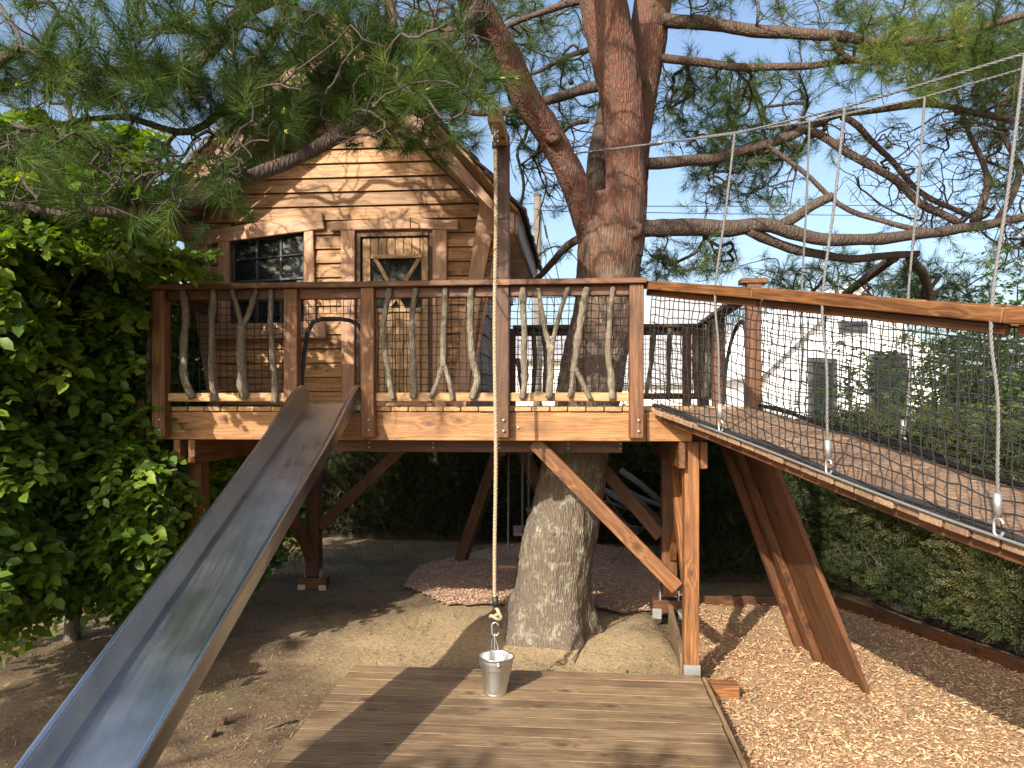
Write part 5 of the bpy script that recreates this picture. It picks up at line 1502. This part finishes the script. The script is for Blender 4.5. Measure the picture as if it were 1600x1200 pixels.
def spray_tree(name, parent, starts, dirs, lengths, per, size, mat, twigmat, rg, droop=.35, tone=.5, tonevar=.2):
    """each start grows one leafy spray: alternate leaves in a drooping plane"""
    n_ = len(starts)
    d = dirs / np.linalg.norm(dirs, axis=1, keepdims=True)
    t = (np.arange(per) + .5) / per
    side = np.cross(d, np.array([0, 0, 1.])) + rg.normal(0, .25, (n_, 3)); side /= np.linalg.norm(side, axis=1, keepdims=True)
    nrm = np.cross(side, d); nrm[nrm[:, 2] < 0] *= -1
    pos = starts[:, None, :] + d[:, None, :] * (t[None, :, None] * lengths[:, None, None])
    pos[..., 2] -= droop * (t[None] ** 2) * lengths[:, None]
    sgn = np.where(np.arange(per) % 2 == 0, 1, -1)[None, :, None]
    ax = d[:, None, :] * .62 + side[:, None, :] * sgn * .75 + rg.normal(0, .22, (n_, per, 3)); ax[..., 2] -= .30
    nn = nrm[:, None, :] * .6 + np.array(SUN_TO)[None, None] * .75 + rg.normal(0, .38, (n_, per, 3))   # leaves turn to the light
    sz = size * (.45 + .85 * rg.random((n_, per)))
    rn = np.clip(rg.normal(tone, tonevar, (n_, 1)) + rg.normal(0, .10, (n_, per)), 0, 1)
    V, Fc, rv_ = leaf_cloud(pos.reshape(-1, 3), ax.reshape(-1, 3), nn.reshape(-1, 3), sz.ravel(), rn.ravel())
    tag(link(name, np_mesh(name, V, Fc, mat, False, rv_), parent), kind='stuff')
    end = starts + d * lengths[:, None]; end[:, 2] -= droop * lengths
    midp = starts + d * (lengths * .5)[:, None]; midp[:, 2] -= droop * .25 * lengths
    a = np.concatenate([starts, midp]); b = np.concatenate([midp, end])
    r_ = np.full(len(a), .0022)
    TV2, TF2 = frusta(a, b, r_, r_ * .7, 3)
    tag(link('twigs', np_mesh('twigs', TV2, TF2, twigmat), parent), kind='stuff')

# beech on the left
be = thing('beech_tree', 'broad leafy green beech at the left edge beside the platform', 'tree', (-3.2, 4.4, -.1))
def lump(y, z):
    return .30 * noise.noise(Vector((y * 1.1, z * 1.5, 4.2))) + .16 * noise.noise(Vector((y * 3, z * 3.4, 8.1)))
st, dr, ln_ = [], [], []
def beech_front(px):                        # distance of the leafy face along the sight line
    return 4.05 + .85 * sm(-60, 150, px)
for i in range(5600):
    px = random.uniform(-75, 262); py = random.uniform(225, 985)
    low = 985 - 55 * sm(0, 130, px) - 40 * sm(130, 250, px) + 40 * noise.noise(Vector((px * .02, 3, 0)))
    if py > low: continue
    if px > 235 + 22 * noise.noise(Vector((py * .016, 1, 0))): continue
    lum = .62 * noise.noise(Vector((px * .012, py * .013, 4.2))) + .30 * noise.noise(Vector((px * .03, py * .034, 8.1)))
    D = beech_front(px) + lum + min(1.6, random.expovariate(3.0)) + .10
    p = P(px, py, D)
    st.append((p.x, p.y, p.z + .08)); dr.append((random.gauss(.35, .6), random.gauss(-.8, .35), random.gauss(-.05, .35))); ln_.append(random.uniform(.18, .34))
for i in range(2300):                       # the part that goes back beside and below the platform
    y = random.uniform(4.9, 8.2); z = random.uniform(.12, 2.7)
    fr_ = -2.62 + .25 * lump(y, z)
    if z < 1.25: fr_ = -2.28 + .4 * lump(y, z)
    st.append((fr_ - min(1.0, random.expovariate(4)) , y, z + .08)); dr.append((.7, random.gauss(-.5, .5), random.gauss(0, .35))); ln_.append(random.uniform(.18, .32))
# bough reaching in front of the house and pale shoots above
for i in range(90):
    t = random.random() ** .8
    p = P(150 + 150 * t, 395 + 22 * t + random.gauss(0, 12), 4.35 + .25 * t)
    st.append((p.x - .10, p.y + random.gauss(0, .12), p.z + .07)); dr.append((1, random.gauss(-.2, .5), random.gauss(-.1, .25))); ln_.append(random.uniform(.14, .24))
for i in range(80):
    p = P(random.uniform(-20, 230), random.uniform(250, 400), random.uniform(3.6, 4.6))
    st.append((p.x - .10, p.y, p.z + .05)); dr.append((.8, random.gauss(-.3, .5), random.gauss(.1, .35))); ln_.append(random.uniform(.16, .28))
spray_tree('foliage', be, np.array(st), np.array(dr), np.array(ln_), 11, .078, M['beech'], M['twig'], rng, tone=.55, tonevar=.24)
for k in range(7):
    y = 5.7 + k * .4 + random.uniform(-.15, .15)
    bx_ = -3.3 + random.uniform(-.25, .15)
    m_ = MB()
    pts = [Vector((bx_, y, -.2)), Vector((bx_ + .02, y + .03, .6)), Vector((bx_ - .02, y - .03, 1.4)), Vector((bx_ + .06, y + .05, 2.3)), Vector((bx_ + .1, y, 2.8))]
    m_.tube(smooth(pts, 5), list(np.linspace(.06, .02, 21)), 9)
    for q in range(9):
        z_ = random.uniform(.5, 2.5); a0 = Vector((bx_, y, z_))
        a1 = a0 + Vector((random.uniform(.25, .6), random.uniform(-.4, .4), random.uniform(.1, .4)))
        m_.tube([a0, a0.lerp(a1, .5) + Vector((0, 0, .06)), a1], [.018, .012, .006], 6)
    m_.obj('trunk' if k == 3 else 'stem', M['deadwood'], be, True)
b0_ = [P(150, 388, 4.3), P(230, 392, 4.4), P(280, 400, 4.5), P(325, 410, 4.55)]
MB().tube(smooth([Vector((-3.1, 5.0, 2.0))] + b0_, 5), list(np.linspace(.014, .004, 21)), 6).obj('bough', M['twig'], be, True)

# thuja hedges
def hedge(name, label, p0, p1, depth, height, nspr, rg, parent_loc, inward, wl_=.05, tone=.4):
    t = thing(name, label, 'hedge', parent_loc)
    p0, p1 = Vector(p0), Vector(p1); X = (p1 - p0); ln = X.length; X.normalize(); Nn = Vector(inward).normalized()
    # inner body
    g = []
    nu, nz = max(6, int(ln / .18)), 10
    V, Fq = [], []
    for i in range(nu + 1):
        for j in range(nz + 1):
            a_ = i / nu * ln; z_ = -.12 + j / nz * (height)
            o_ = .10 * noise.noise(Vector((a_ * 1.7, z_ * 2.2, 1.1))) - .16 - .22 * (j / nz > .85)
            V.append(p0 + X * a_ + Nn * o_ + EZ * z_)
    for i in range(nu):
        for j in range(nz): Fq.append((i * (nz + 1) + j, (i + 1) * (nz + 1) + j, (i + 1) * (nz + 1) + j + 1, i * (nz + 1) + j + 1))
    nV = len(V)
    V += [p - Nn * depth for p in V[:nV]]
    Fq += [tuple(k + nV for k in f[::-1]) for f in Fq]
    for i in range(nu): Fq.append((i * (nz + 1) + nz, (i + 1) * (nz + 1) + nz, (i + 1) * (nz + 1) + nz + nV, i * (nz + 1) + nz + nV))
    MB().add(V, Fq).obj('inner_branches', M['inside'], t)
    a_ = rg.random(nspr) * ln; z_ = rg.random(nspr) * (height + .02) - .04
    lumpv = np.array([.16 * noise.noise(Vector((q * 1.7, w_ * 2.2, 1.1))) + .07 * noise.noise(Vector((q * 5, w_ * 5, 2.1))) for q, w_ in zip(a_, z_)])
    topm = z_ > height - .10
    o_ = lumpv - .10 - rg.exponential(.05, nspr) - np.where(topm, rg.random(nspr) * depth, 0)
    pos = np.array(p0)[None] + np.array(X)[None] * a_[:, None] + np.array(Nn)[None] * o_[:, None]; pos[:, 2] += z_
    K = 13
    ax = np.array(Nn)[None] * .9 + np.array([0, 0, .55])[None] + rg.normal(0, .5, (nspr, 3)); ax /= np.linalg.norm(ax, axis=1, keepdims=True)
    sd_ = np.cross(ax, rg.normal(size=(nspr, 3))); sd_ /= np.linalg.norm(sd_, axis=1, keepdims=True)
    tt_ = (np.arange(K) + .5) / K
    sg = np.where(np.arange(K) % 2 == 0, 1, -1)
    L_ = .10 + .09 * rg.random(nspr)
    b = pos[:, None, :] + ax[:, None, :] * (tt_[None, :, None] * L_[:, None, None])
    dd = ax[:, None, :] * .75 + sd_[:, None, :] * sg[None, :, None] * .65 + rg.normal(0, .15, (nspr, K, 3))
    tip = b + dd * (wl_ * (1.15 - .7 * tt_))[None, :, None]
    nn = np.cross(ax, sd_)[:, None, :]
    wv_ = np.cross(dd, nn); wv_ /= np.maximum(np.linalg.norm(wv_, axis=2, keepdims=True), 1e-6); wv_ *= .0052
    mid = b + (tip - b) * .45
    V2 = np.stack([b, mid - wv_, tip, mid + wv_], 2).reshape(-1, 3)
    F2 = np.arange(len(V2)).reshape(-1, 4)
    patch = np.array([noise.noise(Vector((q * 1.3, w_ * 1.6, 7.7))) for q, w_ in zip(a_, z_)])
    rn = np.clip(tone + .38 * patch[:, None] + rg.normal(0, .16, (nspr, 1)) + rg.normal(0, .07, (nspr, K)), 0, 1)
    tag(link('foliage', np_mesh('foliage', V2, F2, M['thuja'], False, np.repeat(rn.ravel(), 4)), t), kind='stuff')
    m_ = MB()
    for q in np.arange(.3, ln, .55):
        c = p0 + X * q - Nn * .25
        m_.tube([c + EZ * -.2, c + EZ * .5 + Nn * .03, c + EZ * (height - .2)], [.035, .03, .012], 7)
    tag(m_.obj('stems', M['deadwood'], t, True), kind='stuff')
    # thin bare twigs near the foot
    a = []; b = []
    for q in range(int(ln * 26)):
        c = p0 + X * random.uniform(0, ln) - Nn * random.uniform(.02, .2) + EZ * random.uniform(-.1, .3)
        a.append(c); b.append(c + Nn * random.uniform(.02, .15) + X * random.gauss(0, .1) + EZ * random.uniform(.1, .4))
    TV2, TF2 = frusta(np.array(a), np.array(b), np.full(len(a), .003), np.full(len(a), .0015), 3)
    tag(link('dry_twigs', np_mesh('dry_twigs', TV2, TF2, M['deadwood']), t), kind='stuff')
hedge('conifer_hedge', 'clipped conifer hedge on the right beside the wood chip bed', (2.78, 7.6, 0), (3.95, 3.2, 0), .8, 1.55, 15000, rng, (3.3, 5.4, -.1), (-.966, -.257, 0), tone=.50)
hedge('conifer_hedge', 'dark conifer hedge across the back behind the pine trunk', (-3.6, 9.9, 0), (3.1, 9.0, 0), .8, 1.56, 15000, rng, (0, 9.5, -.1), (-.13, -.99, 0), tone=.34)
hedge('conifer_hedge', 'short hedge piece behind the climbing panel at the back corner', (1.55, 7.35, 0), (2.75, 7.25, 0), .7, 1.5, 4200, rng, (2.2, 7.3, -.1), (-.08, -.99, 0), tone=.30)

# leafy trees beyond the right hedge
def bush(name, label, c, rx, ry, z0_, z1_, n_, size, mat, tone, nst=6, group=None, wob=.35):
    t = thing(name, label, 'tree' if z1_ > 2.6 else 'shrub', (c[0], c[1], -.1), group)
    st, dr, ln_ = [], [], []
    for i in range(n_):
        d = Vector((random.gauss(0, 1), random.gauss(0, 1), random.gauss(0, 1))).normalized()
        r_ = random.random() ** .45
        r_ *= 1 + wob * noise.noise(d * 2.1 + Vector((c[0], c[1], 0))) * 1.6
        p = Vector((c[0] + d.x * rx * r_, c[1] + d.y * ry * r_, (z0_ + z1_) / 2 + d.z * (z1_ - z0_) / 2 * r_))
        st.append(p); dr.append((d.x + random.gauss(0, .4), d.y + random.gauss(0, .4), d.z * .5 + random.gauss(0, .3) + .1)); ln_.append(random.uniform(.16, .34))
    spray_tree('foliage', t, np.array(st), np.array(dr), np.array(ln_), 9, size, mat, M['twig'], rng, tone=tone, tonevar=.2)
    m_ = MB()
    for k in range(nst):
        a0 = Vector((c[0] + random.gauss(0, .12), c[1] + random.gauss(0, .12), -.2))
        top = Vector((c[0] + random.gauss(0, rx * .45), c[1] + random.gauss(0, ry * .45), z0_ + (z1_ - z0_) * random.uniform(.6, .95)))
        m_.tube(smooth([a0, a0.lerp(top, .4) + Vector((random.gauss(0, .08), random.gauss(0, .08), 0)), top], 5), list(np.linspace(.035, .008, 11)), 7)
    m_.obj('trunk', M['deadwood'], t, True)
    return t
bush('garden_tree', 'bushy green tree behind the bridge net in front of the white house', (at(1370, 8.2), 8.2), .50, .45, .9, 2.35, 260, .05, M['shrub'], .6, group='trees beyond the hedge')
bush('garden_tree', 'bright green tree at the right edge behind the bridge net', (at(1560, 7.6), 7.6), .72, .6, .7, 2.6, 620, .055, M['shrub'], .65, group='trees beyond the hedge')
bush('garden_tree', 'tall green tree at the right edge above the bridge handrail', (at(1590, 9.6), 9.6), 1.1, .9, .6, 3.6, 900, .06, M['shrub'], .5, group='trees beyond the hedge')
bush('garden_tree', 'low dull green shrub by the dark slot of the white house', (at(1480, 10.5), 10.5), 0.8, .7, .4, 2.75, 420, .05, M['shrub'], .5, group='trees beyond the hedge')

# added unseen trees left of and behind the viewer, crowns shaped to cast shade
def shade_tree(label, base_xy, lobes, n_per):
    t = thing('garden_tree', label, 'tree', (base_xy[0], base_xy[1], -.1), 'added shade trees behind the viewer')
    st, dr, ln_ = [], [], []
    m_ = MB(); b0 = Vector((base_xy[0], base_xy[1], -.2)); fork = b0 + Vector((0, 0, 2.0))
    m_.tube([b0, b0.lerp(fork, .5), fork], [.14, .12, .10], 12)
    for (cx, cy, cz, r_) in lobes:
        c = Vector((cx, cy, cz))
        m_.tube(smooth([fork, fork.lerp(c, .5) + Vector((0, 0, .15)), c], 5), list(np.linspace(.08, .025, 11)), 8)
        for i in range(int(n_per * r_ ** 3 / .35)):
            d = Vector((random.gauss(0, 1), random.gauss(0, 1), random.gauss(0, 1))).normalized()
            q = c + d * r_ * random.random() ** .4
            st.append(q); dr.append(d + Vector((random.gauss(0, .4), random.gauss(0, .4), .1))); ln_.append(random.uniform(.2, .36))
            if i % 6 == 0: m_.tube([c, q], [.02, .006], 5)
    spray_tree('foliage', t, np.array(st), np.array(dr), np.array(ln_), 10, .08, M['beech'], M['twig'], rng, tone=.45)
    m_.obj('trunk', M['deadwood'], t, True)
def toward(x, y, z, t): return Vector((x, y, z)) + SUN_TO * t
def lobe(x, y, z, t, r_): return (*toward(x, y, z, t), r_)
shade_tree('added unseen leafy tree behind the viewer shaped to shade the low deck', (-4.6, -3.6),
           [lobe(-.55, 2.75, 0, 8.0, .42), lobe(.25, 2.55, 0, 8.2, .40), lobe(-.9, 3.35, 0, 8.6, .24), lobe(.75, 3.0, 0, 8.3, .20), lobe(1.1, 2.0, -.1, 8.0, .4), lobe(-.2, 1.6, 0, 8.2, .5), lobe(.45, 3.15, 0, 8.5, .22), lobe(-.25, 3.05, 0, 8.7, .24)], 330)
shade_tree('added unseen leafy tree left behind the viewer shaped to shade the bare soil', (-6.8, -1.6),
           [lobe(-2.5, 4.5, 0, 7.5, .42), lobe(-1.9, 5.7, 0, 7.8, .30), lobe(-2.9, 3.4, 0, 7.0, .4), lobe(-1.6, 3.6, 0, 7.4, .22)], 420)

# ------------------------------------------------------------------ wood chip beds, edging, litter
def bed(name, poly, z, mat, bumps=.02):
    xs = [p[0] for p in poly]; ys = [p[1] for p in poly]
    st_ = .05
    X = np.arange(min(xs), max(xs) + st_, st_); Y = np.arange(min(ys), max(ys) + st_, st_)
    idx = {}; V = []; Fq = []
    def vid(i, j):
        if (i, j) not in idx:
            idx[(i, j)] = len(V); x, y = X[i], Y[j]
            V.append((x, y, zbed(x, y, z, bumps)))
        return idx[(i, j)]
    for i in range(len(X) - 1):
        for j in range(len(Y) - 1):
            if inpoly((X[i] + X[i + 1]) / 2, (Y[j] + Y[j + 1]) / 2, poly):
                Fq.append((vid(i, j), vid(i + 1, j), vid(i + 1, j + 1), vid(i, j + 1)))
    o = MB().add(V, Fq).obj(name, mat, None, True)
    tag(o, kind='structure'); return o
def zbed(x, y, z, bumps):
    if z > -.1: z = gz(x, y) + (z + .08)
    return z + bumps * noise.noise(Vector((x * 2.2, y * 2.2, 5))) + bumps * .5 * noise.noise(Vector((x * 7, y * 7, 2)))
def chips(name, label, poly, z, n_, mat, near=None, tone=.5, bumps=.02, size=(.008, .05)):
    xs = [p[0] for p in poly]; ys = [p[1] for p in poly]
    P_ = []
    while len(P_) < n_:
        x, y = random.uniform(min(xs), max(xs)), random.uniform(min(ys), max(ys))
        if not inpoly(x, y, poly): continue
        if near and random.random() > min(1, (near / max(y, .1)) ** 1.6): continue
        P_.append((x, y, zbed(x, y, z, bumps) + random.uniform(.000, .014)))
    pos = np.array(P_)
    yaw = rng.random(n_) * 2 * np.pi; pit = rng.normal(0, .28, n_); rol = rng.normal(0, .4, n_)
    ax = np.stack([np.cos(yaw) * np.cos(pit), np.sin(yaw) * np.cos(pit), np.sin(pit)], 1)
    sd_ = np.stack([-np.sin(yaw), np.cos(yaw), np.zeros(n_)], 1)
    up = np.cross(ax, sd_)
    sd2 = sd_ * np.cos(rol)[:, None] + up * np.sin(rol)[:, None]; up2 = np.cross(ax, sd2)
    ln = size[0] + (size[1] - size[0]) * rng.random(n_) ** 2.2; wd = .004 + .010 * rng.random(n_); th = .002 + .003 * rng.random(n_)
    T = np.array([(-.5, -.5, -1), (.5, -.35, -1), (.5, .35, -1), (-.5, .5, -1), (-.42, -.45, 1), (.45, -.28, 1), (.45, .28, 1), (-.42, .45, 1)])
    V = pos[:, None, :] + ax[:, None, :] * (T[None, :, 0:1] * ln[:, None, None]) + sd2[:, None, :] * (T[None, :, 1:2] * wd[:, None, None]) + up2[:, None, :] * (T[None, :, 2:3] * th[:, None, None] * .5)
    q = np.array([(4, 5, 6, 7), (0, 1, 5, 4), (1, 2, 6, 5), (2, 3, 7, 6), (3, 0, 4, 7)])
    Fq = (q[None] + (np.arange(n_) * 8)[:, None, None]).reshape(-1, 4)
    rn = np.repeat(np.clip(rng.normal(tone, .33, n_), 0, 1), 8)
    o = link(name, np_mesh(name, V.reshape(-1, 3), Fq, mat, False, rn))
    return tag(o, label, 'wood chips', kind='stuff')
polyR = [(L(DU1 + .04, -3, 0).x, L(DU1 + .04, -3, 0).y), (L(DU1 + .04, -.05, 0).x, L(DU1 + .04, -.05, 0).y), (1.18, 4.9), (1.28, 6.05), (1.6, 6.72), (2.82, 6.74), (3.32, 4.95), (4.0, 2.6), (4.0, 1.7)]
bed('chip_bed', polyR, -.125, M['bed'])
chips('wood_chips', 'fresh pale wood chips covering the play bed on the right', polyR, -.122, 42000, M['chips'], near=2.6, tone=.52)
gp = [G(x, y, -.08) for x, y in ((632, 915), (655, 884), (720, 866), (800, 853), (900, 852), (1000, 860), (1080, 900), (1062, 945), (975, 966), (880, 950), (780, 948), (700, 946))]
polyB = [(p.x, p.y) for p in gp]
bed('chip_bed', polyB, -.055, M['bed_old'], .012)
chips('wood_chips', 'older brownish wood chips behind the pine trunk under the swings', polyB, -.050, 13000, M['chips_old'], tone=.5, bumps=.012)

edge = [(G(1095, 938, -.08), G(1302, 938, -.08), 'brown timber edging at the back of the chip bed'), (G(1302, 938, -.08), Vector((3.36, 4.9, -.08)), 'brown timber edging along the right hedge, far piece'), (Vector((3.36, 4.9, -.08)), Vector((4.05, 2.5, -.08)), 'brown timber edging at the right frame edge, near piece')]
for a0, a1, lb_ in edge:
    d = (a1 - a0).normalized()
    o = beam('timber_edging', a0 + d * .03 - EZ * .02, a1 - d * .03 - EZ * .02, .05, .12, M['panel']); tag(o, lb_, 'edging', 'timber edging of the chip bed')

# grass and dry litter
def scatter(n_, fn):
    out = []
    while len(out) < n_:
        x, y = random.uniform(-3.8, 3.0), random.uniform(2.3, 9.6)
        if random.random() < fn(x, y): out.append((x, y, gz(x, y)))
    return np.array(out)
dpoly = [tuple(L(u_, v_, 0)[:2]) for u_, v_ in ((DU0 - .02, -3), (DU0 - .02, -.05), (DU1 + .03, -.05), (DU1 + .03, -3))]
def free(x, y): return not inpoly(x, y, dpoly) and not inpoly(x, y, polyR) and not inpoly(x, y, polyB) and (x - TREE.x) ** 2 + (y - TREE.y) ** 2 > .10
def gdens(x, y):
    if not free(x, y): return 0
    nn = noise.noise(Vector((x * 1.1, y * 1.1, 9))) * .5 + .5
    return max(0.01, sm(6.4, 8.6, y) * .9 * nn + (.16 if nn > .62 else .02))
gp_ = scatter(16000, gdens)
n_ = len(gp_)
hgt = .018 + .035 * rng.random(n_); ang = rng.random(n_) * 2 * np.pi
tipv = gp_ + np.stack([np.cos(ang) * hgt * .6, np.sin(ang) * hgt * .6, hgt], 1)
wv_ = np.stack([-np.sin(ang), np.cos(ang), np.zeros(n_)], 1) * .0022
V = np.stack([gp_ - wv_, gp_ + wv_, tipv], 1).reshape(-1, 3)
o = link('grass', np_mesh('grass', V, np.arange(len(V)).reshape(-1, 3), M['grass'], False, np.repeat(np.clip(rng.normal(.5, .25, n_), 0, 1), 3)))
tag(o, 'short sparse grass growing on the bare soil', 'grass', kind='stuff')
def ldens(x, y):
    if not free(x, y): return 0
    return .15 + .85 * (noise.noise(Vector((x * .9, y * .9, 2))) * .5 + .5) * (1 if x > -1.8 else .5)
lp_ = scatter(60000, ldens); n_ = len(lp_)
ang = rng.random(n_) * 2 * np.pi; ln = .006 + .022 * rng.random(n_) ** 2
dd = np.stack([np.cos(ang) * ln, np.sin(ang) * ln, rng.normal(.2, .25, n_) * ln], 1)
wv_ = np.stack([-np.sin(ang), np.cos(ang), rng.normal(0, .4, n_)], 1) * (.0008 + .0014 * rng.random(n_))[:, None]
lp_[:, 2] += .004
V = np.stack([lp_ - wv_, lp_ + dd - wv_ * .6, lp_ + dd + wv_ * .6, lp_ + wv_], 1).reshape(-1, 3)
o = link('dry_litter', np_mesh('dry_litter', V, np.arange(len(V)).reshape(-1, 4), M['litter'], False, np.repeat(np.clip(rng.normal(.45, .34, n_), 0, 1), 4)))
tag(o, 'dry needles and straw littering the bare soil', 'litter', kind='stuff')

# fallen twigs, stones, cones
def ground_item(px, py): q = G(px, py, -.09); return Vector((q.x, q.y, gz(q.x, q.y)))
for (px, py, lb_) in ((332, 1148, 'fallen brown pine cone on the soil right of the slide'), (350, 1130, 'second fallen pine cone on the soil beside the slide, farther one')):
    q = ground_item(px, py)
    m_ = MB()
    for i in range(7):
        r_ = .017 * math.sin((i + .8) / 7.6 * math.pi); z_ = -.024 + i * .008
        m_.lathe([(r_ * .35, z_ - .003), (r_ + .005, z_ + .004), (r_ * .35, z_ + .004)], 7)
    o = m_.obj('pine_cone', M['cone'], None, False, mw=Matrix.Translation(q + Vector((0, 0, .022))) @ Matrix.Rotation(R(80), 4, 'X') @ Matrix.Rotation(1.0, 4, 'Z'))
    tag(o, lb_, 'pine cone', 'fallen pine cones')
for (px, py, dx, dy, lb_) in ((578, 924, .13, -.02, 'dark fallen twig on the shaded soil behind the deck'), (480, 948, .16, .05, 'grey flat stick on the shaded soil below the foot block'), (440, 1132, .14, .12, 'thin grey stick on the soil left of the deck'), (905, 1030, .12, .35, 'bent dark root twig on the soil right of the trunk'), (980, 1055, .03, .22, 'short twig on the soil near the front post')):
    q = ground_item(px, py)
    o = MB().tube([q + Vector((-dx / 2, -dy / 2, .006)), q + Vector((0, .01, .012)), q + Vector((dx / 2, dy / 2, .006))], [.006, .007, .004], 6).obj('twig', M['deadwood'], None, True)
    tag(o, lb_, 'twig', 'fallen twigs')
# brush pile behind the trunk
for i in range(16):
    x = at(random.uniform(948, 1020), 8.6); y = random.uniform(8.35, 8.75)
    if i < 7:
        z_ = .10 + .09 * (i // 2) + .05; c = Vector((x, y, z_ + .25)); d = Vector((random.uniform(.18, .3), random.uniform(-.35, -.1), random.uniform(-.22, -.05))); r_ = random.uniform(.028, .04)
    else:
        c = Vector((x + .12, y - .1, random.uniform(.1, .5))); d = Vector((random.uniform(.1, .5), random.uniform(-.3, .3), random.uniform(-.35, .25))); r_ = random.uniform(.008, .016)
    o = MB().tube([c - d, c - d * .2 + Vector((0, 0, random.gauss(0, .02))), c + d], [r_, r_ * .95, r_ * .8], 9).obj('cut_branch', M['deadwood'], None, True)
    tag(o, 'thick grey cut branch in the brush pile behind the pine trunk' if i < 7 else 'thin grey twig in the brush pile behind the pine trunk', 'branch', 'cut branches in the brush pile' if i < 7 else 'thin twigs in the brush pile')
